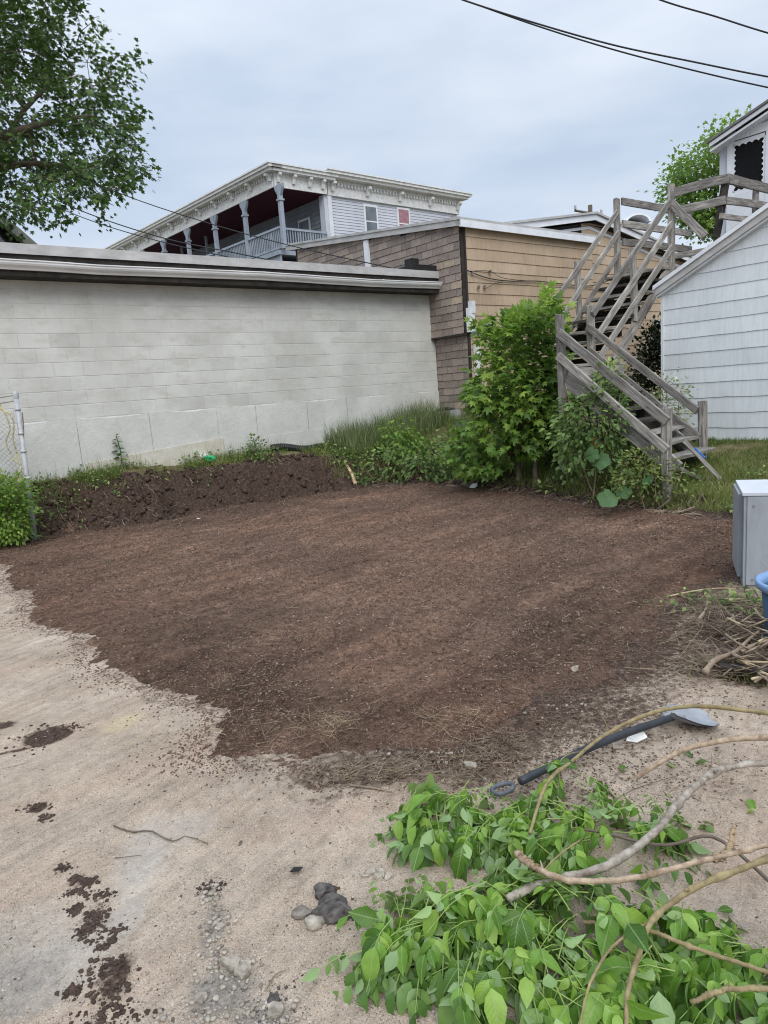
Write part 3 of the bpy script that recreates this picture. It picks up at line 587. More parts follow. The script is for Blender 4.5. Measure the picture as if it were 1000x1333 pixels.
# roof with white eave and rake boards
MB().prism([W(SE-.22, TC-.12, ZC+.0), W(SE-.22, TB+.3, zroof(TB+.3)), W(SE-.22, TB+.3, zroof(TB+.3)+.05), W(SE-.22, TC-.12, ZC+.05)], A*(SW2-SE+.32)).out('roof', M['roofmetal'], tb)
MB().sbox(SE-.20, SW2+.12, TC-.14, TC-.10, ZC-.13, ZC-.004).out('eave_board', M['white'], tb)
MB().sbox(SE-.20, SW2+.08, TC-.099, TC+.0, ZC-.09, ZC-.004).out('eave_soffit', M['white'], tb)
MB().prism([W(SE-.20, TC-.13, ZC-.11), W(SE-.20, TB+.3, zroof(TB+.3)-.11), W(SE-.20, TB+.3, zroof(TB+.3)-.004), W(SE-.20, TC-.13, ZC-.004)], A*.035).out('rake_board', M['roofmetal'], tb)
p = on_s(480, 330, SU); t_ = ST(p)[1]; MB().sbox(SU-.06, SU-.018, t_-.07, t_+.09, 3.7, zroof(t_)-.12).out('vent_pipe', M['white'], tb)
# downspout pieces at the corner
p = ST(on_t(611, 415, TC-.03)); MB().sbox(p[0]-.09, p[0]+.06, TC-.13, TC-.035, p[2]-.26, p[2]+.20).sbox(p[0]-.02, p[0]+.07, TC-.145, TC-.03, p[2]+.1, p[2]+.33).out('downspout', M['white'], tb)
p = ST(on_t(620, 470, TC-.03)); m = MB()
m.sbox(p[0]-.07, p[0]+.05, TC-.12, TC-.035, 1.2, p[2]+.4)
m.out('downspout', M['peelwhite'], tb)
# service cable and hooks on the tan wall
pts = [on_t(x, y, TC-.05) for x, y in [(609, 352), (625, 359), (645, 364), (668, 366), (700, 366), (735, 370), (770, 372), (800, 362)]]
MB().tube(smoothpath(pts, 30), .011, 5).tube(smoothpath([on_t(x, y, TC-.06) for x, y in [(612, 353), (637, 353), (655, 362), (690, 366)]], 12), .006, 4).tube(smoothpath([on_t(x, y, TC-.06) for x, y in [(632, 376), (645, 369), (655, 367)]], 8), .006, 4).out('service_cable', M['cable'], tb)
for (x, y) in [(614, 355), (637, 354), (622, 374), (630, 374)]: q_ = on_t(x, y, TC-.03); MB().box(q_-A*.02-B*.05-Zv*.03, A*.04, B*.04, Zv*.06).out('cable_hook', M['rust'], tb)
# gabled wing to the right
TWG_ = TC+.28; pk = ST(on_t(766, 283, TWG_)); sl = .16
wg = thing('gabled_wing', 'tan sided wing with a low white trimmed gable right of the flat roof', 'building', W(SW2+2, TWG_, .9))
def zg2(s): return pk[2]-.12-sl*abs(s-pk[0])
MB().prism([W(pk[0]-3, TWG_+.02, .3), W(pk[0]+5.5, TWG_+.02, .3), W(pk[0]+5.5, TWG_+.02, zg2(pk[0]+5.5)), W(pk[0], TWG_+.02, pk[2]-.12), W(pk[0]-3, TWG_+.02, zg2(pk[0]-3))], B*6).out('wall', M['joint'], wg)
z = .8; i = 0
while z < pk[2]-.15: sidingrow(wg, TWG_, SW2+.0, pk[0]+5.4, z, .214, 1.22, M['tan'], (i*.41) % 1.22, zg2); z += .214; i += 1
for sg in (-1, 1):
    e_ = 3.2 if sg < 0 else 5.8
    MB().prism([W(pk[0], TWG_-.2, pk[2]-.10), W(pk[0]+sg*e_, TWG_-.2, pk[2]-.10-sl*e_), W(pk[0]+sg*e_, TWG_-.2, pk[2]+.03-sl*e_), W(pk[0], TWG_-.2, pk[2]+.03)], B*.03).out('rake_board', M['white'], wg)
    MB().prism([W(pk[0], TWG_-.24, pk[2]+.033), W(pk[0]+sg*e_, TWG_-.24, pk[2]+.033-sl*e_), W(pk[0]+sg*e_, TWG_-.24, pk[2]+.08-sl*e_), W(pk[0], TWG_-.24, pk[2]+.08)], B*7).out('roof', M['roofmetal'], wg)
    MB().prism([W(pk[0], TWG_-.02, pk[2]-.26), W(pk[0]+sg*e_, TWG_-.02, pk[2]-.26-sl*e_), W(pk[0]+sg*e_, TWG_-.02, pk[2]-.20-sl*e_), W(pk[0], TWG_-.02, pk[2]-.20)], B*.02).out('frieze_board', M['white'], wg)
q_ = ST(on_t(853, 420, TWG_-.05)); MB().sbox(q_[0]-.08, q_[0]+.14, TWG_-.16, TWG_-.03, q_[2]-.05, q_[2]+.05).out('dryer_vent', M['white'], wg)

# ================================================================== WHITE APARTMENT HOUSE
def onp(x, y, p0, n): d = ray(x, y); return EYEP+d*((p0-EYEP)@n)/(d@n)
C0 = aty(350, 210, 30.); ZTOP = C0[2]; CL = onz(140, 322, ZTOP); MR = onz(625, 249, ZTOP)
bl = CL-C0; bl[2] = 0; LB = np.linalg.norm(bl); bl /= LB; al = MR-onz(434, 214, ZTOP); al[2] = 0; al /= np.linalg.norm(al)
oh = .45                                                    # cornice overhang
nb_ = np.array([bl[1], -bl[0], 0]); nb_ = nb_ if nb_@np.array([-1, -1, 0]) > 0 else -nb_
na_ = np.array([al[1], -al[0], 0]); na_ = na_ if na_@np.array([0, -1, 0]) > 0 else -na_
def Q(u, v, z): q_ = C0-nb_*oh-na_*oh+al*u+bl*v; return np.array([q_[0], q_[1], z])   # u along right facade, v along porch
PD = 2.75; LM = float((MR-C0)@al)-.6; ap = thing('apartment_house', 'large white flat roofed house with a long upper porch, bracketed cornice and maroon ceiling', 'building', Q(4, 2, 1))
ZCB = ZTOP-.80; ZFL = 7.75; LV = LB+3
def qbox(m, u0, u1, v0, v1, z0, z1): return m.box(Q(u0, v0, z0), al*(u1-u0), bl*(v1-v0), Zv*(z1-z0))
qbox(MB(), PD, LM, .12, LV, .5, ZTOP-.1).out('wall', M['clap'], ap)
qbox(MB(), .05, PD-.01, .1, LV, .5, ZFL-.45).out('lower_wall', M['porchwall'], ap)
m = MB(); z = ZFL-1.2
while z < ZCB: m.prism([Q(PD+.05, .118, z), Q(PD+.05, .09, z), Q(PD+.05, .112, z+.125), Q(PD+.05, .118, z+.125)], al*(LM-PD-.1)); z += .128
m.out('clapboards', M['clap'], ap, kind='stuff')
m = MB(); z = ZFL
while z < ZCB: m.prism([Q(PD-.002, .2, z), Q(PD-.03, .2, z), Q(PD-.008, .2, z+.18), Q(PD-.002, .2, z+.18)], bl*(LV-.3)); z += .185
m.out('porch_clapboards', M['porchwall'], ap, kind='stuff')
qbox(MB(), 0, PD-.04, .0, LV, ZCB-.0, ZCB+.03).out('porch_ceiling', M['maroon'], ap)
qbox(MB(), -.1, PD-.04, -.05, LV, ZFL-.18, ZFL).out('porch_floor', M['porchpaint'], ap); qbox(MB(), -.02, .06, 0, LV, ZFL-.5, ZFL-.19).out('porch_beam', M['porchpaint'], ap)
# cornice: frieze, crown mouldings, brackets
def cornice(u0, u1, v0, ob, dz=0, mat='peelwhite'):   # right-facing run at v=v0
    m = MB(); qbox(m, u0, u1, v0-.06, v0+.05, ZCB, ZTOP-.25+dz).out('frieze', M[mat], ap)
    m = MB(); qbox(m, u0-.2, u1+.3, v0-ob*.8, v0+.1, ZTOP-.25+dz, ZTOP-.14+dz); qbox(m, u0-.3, u1+.45, v0-ob, v0+.2, ZTOP-.138+dz, ZTOP-.03+dz); qbox(m, u0-.34, u1+.5, v0-ob-.05, v0+.2, ZTOP-.028+dz, ZTOP+.03+dz); m.out('crown_moulding', M['peelwhite'], ap)
cornice(0, PD-.1, 0, .42); cornice(PD+.0, LM, .05, .55, .12)
m = MB(); qbox(m, -.05, .06, .06, LV, ZCB, ZTOP-.25).out('frieze', M['peelwhite'], ap)
m = MB(); qbox(m, -.36, .1, -.3, LV, ZTOP-.25, ZTOP-.14); qbox(m, -.45, .2, -.42, LV, ZTOP-.138, ZTOP-.03); qbox(m, -.5, .2, -.46, LV, ZTOP-.028, ZTOP+.032); m.out('crown_moulding', M['peelwhite'], ap)
qbox(MB(), -.3, LM+.2, -.2, LV, ZTOP+.034, ZTOP+.07).out('roof', M['roofmetal'], ap)
def bracket(u, v, d1, d2, ht=.30, out_=.26):   # d1 outward
    b_ = Q(u, v, ZTOP-.26); pr = [b_, b_+d1*out_, b_+d1*out_-Zv*.1, b_+d1*out_*.55-Zv*ht*.45, b_+d1*out_*.35-Zv*ht, b_-Zv*ht]
    MB().prism([p_-d2*.07 for p_ in pr], d2*.14).out('bracket', M['peelwhite'], ap)
i = 0; v = .15
while v < LB: bracket(-.06, v, -al, bl); v += 1.5
for u in (.15, .9, 1.7, 2.4): bracket(u, -.07, -bl, al, .36, .24)
for u in np.linspace(PD+.2, LM-.15, 5): bracket(u-.0, -.02, -bl, al, .36, .30)
m = MB(); v = .3
while v < LB: qbox(m, -.12, -.06, v, v+.09, ZTOP-.42, ZTOP-.26); v += .19
u = PD+.3
while u < LM: qbox(m, u, u+.09, -.1, -.015, ZTOP-.4, ZTOP-.26); u += .19
m.out('dentils', M['peelwhite'], ap, kind='stuff')
qbox(MB(), PD-.03, PD+.18, .02, .115, ZFL-1.2, ZCB).out('corner_board', M['white'], ap); qbox(MB(), PD-.22, PD-.035, .05, .4, ZFL-1.2, ZCB).out('corner_board', M['clap'], ap)
qbox(MB(), LM-.14, LM+.02, .02, .115, ZFL-1.2, ZCB).out('corner_board', M['white'], ap)
# posts: find where the photo shows them on the porch front
pf = Q(.0, 0, 0); posts = [on_ for on_ in []]
for x_ in (365, 317, 276, 239, 206, 176, 148):
    d = ray(x_, 260); tt_ = ((pf-EYEP)@nb_)/(d@nb_); p_ = EYEP+d*tt_; v = float((p_-Q(0, 0, 0))@bl); posts.append(v)
    pt = thing('x', None, None, (0, 0, 0)) if False else None
    m = MB(); qbox(m, -.08, .08, v-.08, v+.08, ZFL, ZCB-.0); o_ = m.out('porch_post', M['porchpaint'], ap)
    for sg in (-1, 1):
        m = MB(); c_ = Q(0, v+sg*.08, ZCB-.01); m.prism([c_-al*.05, c_-al*.05+bl*sg*.22, c_-al*.05+bl*sg*.2-Zv*.12, c_-al*.05+bl*sg*.06-Zv*.34, c_-al*.05-Zv*.42], al*.1); mk('post_bracket', np.concatenate(m.V), m.F, M['porchpaint'], o_)
    m = MB(); qbox(m, -.12, .12, v-.12, v+.12, ZCB-.62, ZCB-.55); mk('post_collar', np.concatenate(m.V), m.F, M['porchpaint'], o_)
for x_ in (232, 265):
    d = ray(x_, 300); p0 = Q(PD*.55, 0, 0); p_ = EYEP+d*((p0-EYEP)@nb_)/(d@nb_); v = float((p_-Q(0, 0, 0))@bl); qbox(MB(), PD*.55, PD*.55+.1, v-.05, v+.05, ZFL, ZCB).out('porch_post', M['porchpaint'], ap)
def rail(u0, v0, u1, v1):
    a0, a1 = Q(u0, v0, 0), Q(u1, v1, 0); D = a1-a0; L_ = np.linalg.norm(D); D /= L_; N_ = np.array([D[1], -D[0], 0])
    MB().box(a0-N_*.05+Zv*(ZFL+.84), D*L_, N_*.1, Zv*.09).box(a0-N_*.03+Zv*(ZFL+.06), D*L_, N_*.06, Zv*.08).out('handrail', M['porchpaint'], ap)
    m = MB(); q_ = .1
    while q_ < L_-.05: m.box(a0-N_*.018+D*q_+Zv*(ZFL+.141), D*.04, N_*.036, Zv*.698); q_ += .13
    m.out('balusters', M['porchpaint'], ap, kind='stuff')
for i in range(5): rail(0, posts[i]+.08, 0, posts[i+1]-.08)
rail(.08, .02, PD-.24, .02)
def qwin(x, y, w_, h, mat, pane2=True):
    d = ray(x, y); p0 = Q(0, .1, 0); p_ = EYEP+d*((p0-EYEP)@na_)/(d@na_); u = float((p_-Q(0, 0, 0))@al); z = p_[2]
    o_ = qbox(MB(), u-w_/2-.1, u+w_/2+.1, .05, .115, z-h/2-.1, z+h/2+.1).out('window', M['white'], ap)
    def sub(nm, mt, *a): m = qbox(MB(), *a); mk(nm, np.concatenate(m.V), m.F, M[mt], o_)
    sub('pane', 'glass' if mat == 'glass' else mat, u-w_/2, u+w_/2, .03, .047, z+.03, z+h/2); sub('pane', mat, u-w_/2, u+w_/2, .03, .047, z-h/2, z-.03); sub('sash', 'white', u-w_/2, u+w_/2, .02, .047, z-.028, z+.028); sub('sill', 'white', u-w_/2-.15, u+w_/2+.15, -.03, .04, z-h/2-.16, z-h/2-.1)
qwin(483, 289, .62, 1.3, 'glass'); qwin(525.5, 292, .62, 1.3, 'redcurtain')
# porch wall door and dark window
for v, w_, z0, z1, mt in ((1.4, .9, ZFL+.05, ZFL+1.9, 'white'), (3.6, 1.0, ZFL+.6, ZFL+1.9, 'white'), (7.2, .9, ZFL+.05, ZFL+2, 'white')):
    o_ = qbox(MB(), PD-.07, PD-.034, v, v+w_, z0, z1).out('window', M[mt], ap); m = qbox(MB(), PD-.09, PD-.072, v+.1, v+w_-.1, z0+.15, z1-.1); mk('pane', np.concatenate(m.V), m.F, M['glass'], o_)
# small brown gable roof far left behind the block building
rg = thing('shingled_roof_house', 'mossy brown gable roof showing above the left end of the block building', 'house', aty(-30, 330, 24)*np.array([1, 1, 0])+Zv*1)
pk_ = aty(-60, 235, 24.); rt_ = aty(32, 316, 24.)
MB().prism([pk_, rt_, rt_-Zv*.12, pk_-Zv*.12], np.array([-1, 6, 0.])).out('roof', simple('mossy_shingles', (.05, .05, .03), (.12, .115, .07), 9, bump=.5), rg)
MB().prism([pk_-Zv*.13+A*0, rt_-Zv*.13-np.array([.5, 0, .0]), np.array([rt_[0]-.5, rt_[1], .8]), np.array([pk_[0], pk_[1], .8])], np.array([-1, 5.8, 0.])).out('wall', M['porchwall'], rg)
# ================================================================== PALE GARAGE with upper storey
TGc = 5.72; SG = 10.18
gh = thing('grey_house', 'pale grey lap sided house with a sloping roof edge, right of the wooden stairs', 'house', W(SG+3, TGc-3, .6))
e0 = ST(on_s(862, 366, SG-.12)); e1 = ST(on_s(1000, 266, SG-.12)); slp = (e1[2]-e0[2])/(e0[1]-e1[1])
TR = TGc-3.6
def zrake(t): return e0[2]+slp*(e0[1]-t) if t > TR else e0[2]+slp*(e0[1]-TR)-slp*(TR-t)
TL_ = TGc-7.2
MB().prism([W(SG+.02, TGc-.02, .2), W(SG+.02, TL_, .2), W(SG+.02, TL_, zrake(TL_)-.14), W(SG+.02, TR, zrake(TR)-.14), W(SG+.02, TGc-.02, zrake(TGc)-.14)], A*9).out('wall', M['joint'], gh)
z = .50; i = 0
while z < zrake(TR)-.2:
    h = .2215
    tr_ = [t for t in np.linspace(TL_, TGc, 400) if zrake(t)-.17 > z]
    if tr_:
        t0, t1 = tr_[0], tr_[-1]; bnd = [t0]
        q_ = t0+(.6 if i % 2 else 1.8)
        while q_ < t1-1.9: bnd.append(q_); q_ += 3.66
        bnd.append(t1)
        for k_ in range(len(bnd)-1):
            a0, a1 = bnd[k_]+.001, bnd[k_+1]-.001; lo = []; n = max(2, int((a1-a0)/.12)); V = []; Fc = []
            for q2 in range(n+1):
                t = a0+(a1-a0)*q2/n; wv = (.006*math.sin(t*9+i)+.004*math.sin(t*23+2*i))*(1 if z < 1.3 else .35); zt = max(z+.02, min(z+h+.012, zrake(t)-.15))
                V += [W(SG-.018, t, z+wv*.7), W(SG-.008, t, zt), W(SG-.012, t, z+wv+.004)]
            for q2 in range(n): c0, c1 = q2*3, q2*3+3; Fc += [[c0, c0+1, c1+1, c1], [c0, c1, c1+2, c0+2]]
            mk('siding_board', V, Fc, M['pale'], gh)
    z += h; i += 1
MB().sbox(SG-.03, SG+.03, TGc-.02, TGc+.02, .4, zrake(TGc)-.15).out('corner_trim', M['pale'], gh)
m = MB()
for a_, b_ in ((e0[1]+.12, TR), (TR, TL_-.3)):
    MB().prism([W(SG-.12, a_, zrake(a_)-.14), W(SG-.12, b_, zrake(b_)-.14), W(SG-.12, b_, zrake(b_)-.02), W(SG-.12, a_, zrake(a_)-.02)], A*.03).out('rake_board', M['roofmetal'], gh)
    MB().prism([W(SG-.145, a_+.02, zrake(a_)-.05), W(SG-.145, b_, zrake(b_)-.05), W(SG-.145, b_, zrake(b_)+.01), W(SG-.145, a_+.02, zrake(a_)+.01)], A*.024).out('drip_edge', M['white'], gh)
    MB().prism([W(SG-.088, a_, zrake(a_)-.17), W(SG-.088, b_, zrake(b_)-.17), W(SG-.088, b_, zrake(b_)-.14), W(SG-.088, a_, zrake(a_)-.14)], A*.085).out('rake_soffit', M['white'], gh)
    MB().prism([W(SG-.12, a_+.0, zrake(a_)-.018), W(SG-.12, b_, zrake(b_)-.018), W(SG-.12, b_, zrake(b_)+.03), W(SG-.12, a_+.0, zrake(a_)+.03)], A*9.3).out('roof', M['roofing'], gh)
# upper storey
SD = 13.2
d0 = ST(on_s(937, 190, SD)); d1 = ST(on_s(924, 186, SD-.25)); d2 = ST(on_s(1000, 134, SD-.25)); ds = (d2[2]-d1[2])/(d1[1]-d2[1])
TD = d0[1]; DW = 5.2; TDm = TD-DW/2
def zd(t): return d1[2]+ds*(d1[1]-max(t, TDm))-(ds*(TDm-t) if t < TDm else 0)
MB().prism([W(SD, TD, 2.6), W(SD, TD-DW, 2.6), W(SD, TD-DW, zd(TD-DW)-.1), W(SD, TDm, zd(TDm)-.1), W(SD, TD, zd(TD)-.1)], A*6).out('upper_wall', M['clap'], gh)
for a_, b_ in ((d1[1], TDm), (TDm, TD-DW-.2)):
    MB().prism([W(SD-.28, a_, zd(a_)-.075), W(SD-.28, b_, zd(b_)-.075), W(SD-.28, b_, zd(b_)-.012), W(SD-.28, a_, zd(a_)-.012)], A*.03).out('rake_board', M['white'], gh)
    MB().prism([W(SD-.31, a_+.03, zd(a_)-.01), W(SD-.31, b_, zd(b_)-.01), W(SD-.31, b_, zd(b_)+.03), W(SD-.31, a_+.03, zd(a_)+.03)], A*6.4).out('upper_roof', M['roofing'], gh)
    MB().prism([W(SD-.24, a_, zd(a_)-.15), W(SD-.24, b_, zd(b_)-.15), W(SD-.24, b_, zd(b_)-.112), W(SD-.24, a_, zd(a_)-.112)], A*.25).out('upper_soffit', M['white'], gh)
w0 = ST(on_s(947, 190, SD-.03)); wb = ST(on_s(954, 250, SD-.03)); wr = ST(on_s(996, 184, SD-.03)); wt = ST(on_s(975, 184, SD-.03)); 
tl, tr, zt_, zb_ = ST(on_s(954, 215, SD-.03))[1], wr[1], wt[2]+.02, wb[2]-.02
fr = MB().sbox(SD-.05, SD-.002, tr-.16, tl+.09, zt_+.06, zt_+.2).sbox(SD-.05, SD-.002, tl+.0, tl+.09, zb_-.9, zt_+.058).sbox(SD-.05, SD-.002, tr-.16, tr-.02, zb_-.9, zt_+.058).sbox(SD-.045, SD-.002, tr-.018, tl-.002, zb_-.9, zb_-.05).out('window', M['white'], gh)
def sub(par, nm, mt, m): return mk(nm, np.concatenate(m.V), m.F, M[mt], par)
sub(fr, 'opening', 'black', MB().sbox(SD-.012, SD-.003, tr-.017, tl-.003, zb_-.048, zt_+.055))
# scalloped white trim round the dark opening
sc_ = []; n = 6
def scallop(p0, p1, inward, n, amp=.03):
    p0, p1 = np.array(p0), np.array(p1); pts = []
    for i in range(n*6+1):
        q_ = i/(n*6); r_ = abs(math.sin(math.pi*q_*n)); pts.append(p0+(p1-p0)*q_-inward*(.02+amp*(1-r_)))
    return pts
ins = .05
for (p0, p1, inn, k_) in ((W(SD-.03, tl, zb_), W(SD-.03, tl, zt_), B, 9), (W(SD-.03, tr, zb_), W(SD-.03, tr, zt_), -B, 9), (W(SD-.03, tl, zt_+.0), W(SD-.03, tr, zt_+.0), Zv, 5), (W(SD-.03, tl, zb_), W(SD-.03, tr, zb_), -Zv, 5)):
    e_ = scallop(p0, p1, inn, k_); outr = [np.array(p0)+inn*.055*0+inn*.045+(p1-p0)*i/(len(e_)-1) for i in range(len(e_))]
    V = [*e_, *outr, *[v+A*.015 for v in e_], *[v+A*.015 for v in outr]]; n_ = len(e_)
    Fc = [[i, i+1, n_+i+1, n_+i] for i in range(n_-1)]+[[i, 2*n_+i, 2*n_+i+1, i+1] for i in range(n_-1)]
    mk('scalloped_trim', V, Fc, M['white'], fr)

# ================================================================== WOODEN STAIRS
OW, DW_ = M['oldwood'], M['darkwood']
stv = thing('wooden_stairs', 'weathered grey wooden outdoor stairs in two flights with plank railings up to a platform', 'stairs', W(8.3, 5.2, .4))
SN, SF = 7.60, 8.88; T1, T2 = 6.10, 7.10
def n_(x, y, s=SN): return on_s(x, y, s)
def f_(x, y): return on_s(x, y, SF)
def up_(x, y): return on_t(x, y, T1)
def ul_(x, y): return on_t(x, y, T2)
def bd(nm, p0, p1, w_=.04, h=.09, **k): return board(nm, p0, p1, w_, h, OW, stv, **k)
def post(x, y0, y1, fn, w_=.1):
    a_ = fn(x[0], y0); b_ = fn(x[1], y1); b_ = np.array([(a_[0]*.3+b_[0]*.7), a_[1]*.3+b_[1]*.7, b_[2]]); return board('post', a_, b_, w_, w_, OW, stv, up=tuple(A), jit=.004, bev=.22)
# lower flight
pn = n_(868.5, 531); gN = gz(pn[0], pn[1]); board('post', pn*[1, 1, 0]+Zv*(gN-.1), pn, .115, .1, OW, stv, up=tuple(A), bev=.25)
pf_ = f_(914.5, 522); gF = gz(pf_[0], pf_[1]); board('post', pf_*[1, 1, 0]+Zv*(gF-.1), pf_, .105, .1, OW, stv, up=tuple(A), bev=.25)
bd('rail', n_(731, 433)-A*.06, n_(872, 548)-A*.06, .04, .115, segs=10); bd('rail', n_(731, 463)-A*.065, n_(872, 585)-A*.065, .04, .10, segs=10)
bd('rail', f_(768, 425)-A*.06, f_(911, 534)-A*.06, .04, .10, segs=10); bd('rail', f_(768, 457)-A*.055, f_(911, 570)-A*.055, .04, .14, segs=10); bd('rail', f_(868, 558)-A*.055, f_(911, 594)-A*.055, .04, .09)
sn0, sn1 = n_(735, 492), n_(880, 612); bd('stringer', sn0+A*.03, sn1+A*.03, .045, .20, segs=10); bd('stringer', f_(772, 483)+A*0, f_(912, 600), .045, .20, segs=10)
sn0s, sn1s = ST(sn0), ST(sn1); zl0 = sn1s[2]+.07; t_lo = sn1s[1]; t_hi, z_hi = sn0s[1], sn0s[2]+.07; nst = 8
for i in range(nst):
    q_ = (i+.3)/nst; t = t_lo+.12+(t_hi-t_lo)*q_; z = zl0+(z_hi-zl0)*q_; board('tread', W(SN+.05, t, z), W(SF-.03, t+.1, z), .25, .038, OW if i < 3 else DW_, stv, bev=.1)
ZLD = z_hi+.08
for k_ in range(8): board('landing_board', W((SN+.03 if k_ < 1 else 8.3), t_hi+.1+.17*k_, ZLD), W(SF+.2, t_hi+.1+.17*k_, ZLD), .15, .036, OW, stv)
board('landing_joist', W(SN+.08, t_hi+.0, ZLD-.1), W(SF+.1, t_hi+.02, ZLD-.1), .04, .14, OW, stv); 
pm = f_(768.5, 398); board('post', pm*[1, 1, 0]+Zv*.4, pm, .105, .1, OW, stv, up=tuple(A), bev=.2)
pq = n_(728.5, 409); board('post', pq*[1, 1, 0]+Zv*.4, pq, .10, .1, OW, stv, up=tuple(A), bev=.2)
board('post', W(8.3, T2-.05, .5), W(8.3, T2-.05, ZLD-.02), .09, .09, OW, stv, up=tuple(A))
board('post', W(SF+.1, T1+.05, .5), W(SF+.1, T1+.05, ZLD-.15), .09, .09, DW_, stv, up=tuple(A)); 
# upper flight
for (q0, q1) in (((767, 410), (868, 263)), ((772, 440), (870, 292)), ((776, 466), (871, 322))): bd('rail', up_(*q0)-B*.06, up_(*q1)-B*.06, .038, .095, segs=10)
bd('stringer', up_(799, 470), up_(871, 350), .045, .15, segs=8)
for (q0, q1) in (((716, 398), (801, 276)), ((724, 420), (802, 303)), ((733, 440), (803, 330))): bd('rail', ul_(*q0)-B*.05, ul_(*q1)-B*.05, .035, .085, segs=10)
post((823, 827), 324, 418, up_, .09); tp = up_(872, 240); tpb = ST(up_(874, 352)); tps = ST(tp)
board('post', W(tps[0], T1-.02, tpb[2]-.1), W(tps[0], T1-.02, tps[2]), .10, .1, OW, stv, up=tuple(A), bev=.25)
post((751.5, 756), 340, 432, ul_, .09); lp = ST(ul_(803, 259)); board('post', W(lp[0], T2, 3.1), W(lp[0], T2, lp[2]), .10, .1, OW, stv, up=tuple(A), bev=.25)
a0 = ST(up_(799, 452)); a1 = ST(up_(868, 338)); nst = 8
slu = (a1[2]-a0[2])/(a1[0]-a0[0])
for i in range(nst):
    q_ = i/(nst-1); s = SF+.18+(tps[0]-.15-SF-.18)*q_; z = ZLD+.16+(tpb[2]+.02-ZLD-.16)*q_
    board('tread', W(s, T1-.03, z), W(s, T2+.04, z), .27, .042, OW if i % 3 else DW_, stv, bev=.1); board('riser', W(s+.115, T1+.03, z-.075), W(s+.115, T2-.03, z-.075), .02, .09, DW_, stv)  # risers: shade below the treads put into the dark wood colour
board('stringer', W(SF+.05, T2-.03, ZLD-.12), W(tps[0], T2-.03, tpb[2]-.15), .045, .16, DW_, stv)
# platform
ZP = tpb[2]+.02; SP1 = SD-.05; TP0 = 5.18
k_ = 0; s = tps[0]+.0
while s < SP1: board('platform_board', W(s+.07, TP0-.05, ZP), W(s+.07, T2+.05, ZP), .135, .036, OW, stv); s += .145
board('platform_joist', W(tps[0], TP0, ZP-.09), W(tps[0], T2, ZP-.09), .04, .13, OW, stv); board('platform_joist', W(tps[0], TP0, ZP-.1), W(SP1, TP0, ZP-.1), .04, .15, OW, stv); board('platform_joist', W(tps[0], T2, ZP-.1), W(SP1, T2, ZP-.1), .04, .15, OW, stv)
SPp = tps[0]
def ps(x, y): return on_s(x, y, SPp-.06)
def pt_(x, y): return on_t(x, y, TP0)
bd('rail', ps(878, 251), ps(949, 232), .04, .135); bd('rail', ps(884, 273), ps(945, 260), .04, .12); bd('rail', ps(874, 264), ps(918, 308), .045, .12)
cpt = ST(ps(942, 238)); cpb = ST(ps(934, 304)); board('post', W(SPp, cpb[1]+.05, cpb[2]-.05), W(SPp, cpt[1], cpt[2]), .09, .1, DW_, stv, up=tuple(A))
bd('rail', pt_(949, 233), on_t(1015, 249, TP0), .04, .14); bd('rail', pt_(945, 261), on_t(1010, 270, TP0), .04, .11); bd('rail', pt_(938, 281), on_t(975, 285, TP0), .04, .08)
bp = ST(pt_(988, 262)); board('post', W(bp[0], TP0+.05, ZP), W(bp[0], TP0+.05, bp[2]+.2), .08, .08, OW, stv, up=tuple(A))
for (q0, q1) in (((806, 263), (862, 273)), ((807, 292), (862, 300)), ((807, 316), (862, 322))): p0, p1 = ul_(*q0)-B*.05, ul_(*q1)-B*.05; bd('rail', p0, p0+(p1-p0)*1.7, .038, .12)
board('rail', W(SP1-.1, T1-.1, ZP+.5), W(SP1-.1, T2, ZP+.5), .04, .1, OW, stv); board('rail', W(SPp+.1, T2, ZP+.15), W(SP1, T2, ZP+.15), .04, .14, OW, stv)
# support braces under the lower flight
board('brace', W(SF-.05, 5.3, .5), W(SF-.05, 5.3, 1.35), .09, .09, DW_, stv, up=tuple(A))
# loose slats and a blue strip leaning at the foot of the stairs
def loose(name, label, cat, p0, p1, w_, h, mat, group=None):
    o = board(name, p0, p1, w_, h, mat, None, segs=5); return tag(o, label, cat, group)
loose('loose_slat', 'thin grey slat leaning off the bottom of the wooden stairs onto the lawn', 'slat', n_(874, 578)+A*.3, P(938, 626)+Zv*.02, .02, .05, OW)
loose('loose_slat', 'short pale board lying in the weeds at the foot of the stairs', 'slat', n_(873, 608)+A*.1, P(912, 626)+Zv*.02, .03, .045, OW)
loose('blue_strip', 'blue plastic strip caught on the slat beside the bottom stair post', 'strip', n_(886, 588)+A*.33, n_(899, 600)+A*.33, .012, .022, M['bluep'])

# ================================================================== CABINET + BUCKET
c1 = P(967, 764); c0_ = P(960, 741); dv = c0_-c1; dv[2] = 0; LDP = .62; dv /= np.linalg.norm(dv); fx = np.array([dv[1], -dv[0], 0])
cz0 = c1[2]; top = (ray(967, 642)*(c1[1]/ray(967, 642)[1])+EYEP)[2]; HC = top-cz0
cb = thing('metal_cabinet', 'grey metal cabinet with a pale top standing at the right edge of the soil', 'cabinet', c1+fx*.4+dv*.3)
MB().box(c1-Zv*.03, fx*.95, dv*LDP, Zv*(HC+.01)).out('body', M['cabinet'], cb)
MB().box(c1-fx*.012-dv*.012+Zv*(HC-.018), fx*.974, dv*(LDP+.024), Zv*.020).out('top_panel', M['cabtop'], cb)
MB().box(c1-fx*.03+dv*.10+Zv*.05, fx*.029, dv*(LDP-.1), Zv*(HC-.075)).out('side_panel', M['cabinet'], cb)
MB().box(c1-dv*.012+fx*.02+Zv*.02, fx*.91, dv*.011, Zv*(HC-.045)).out('front_panel', M['cabinet'], cb)
m = MB()
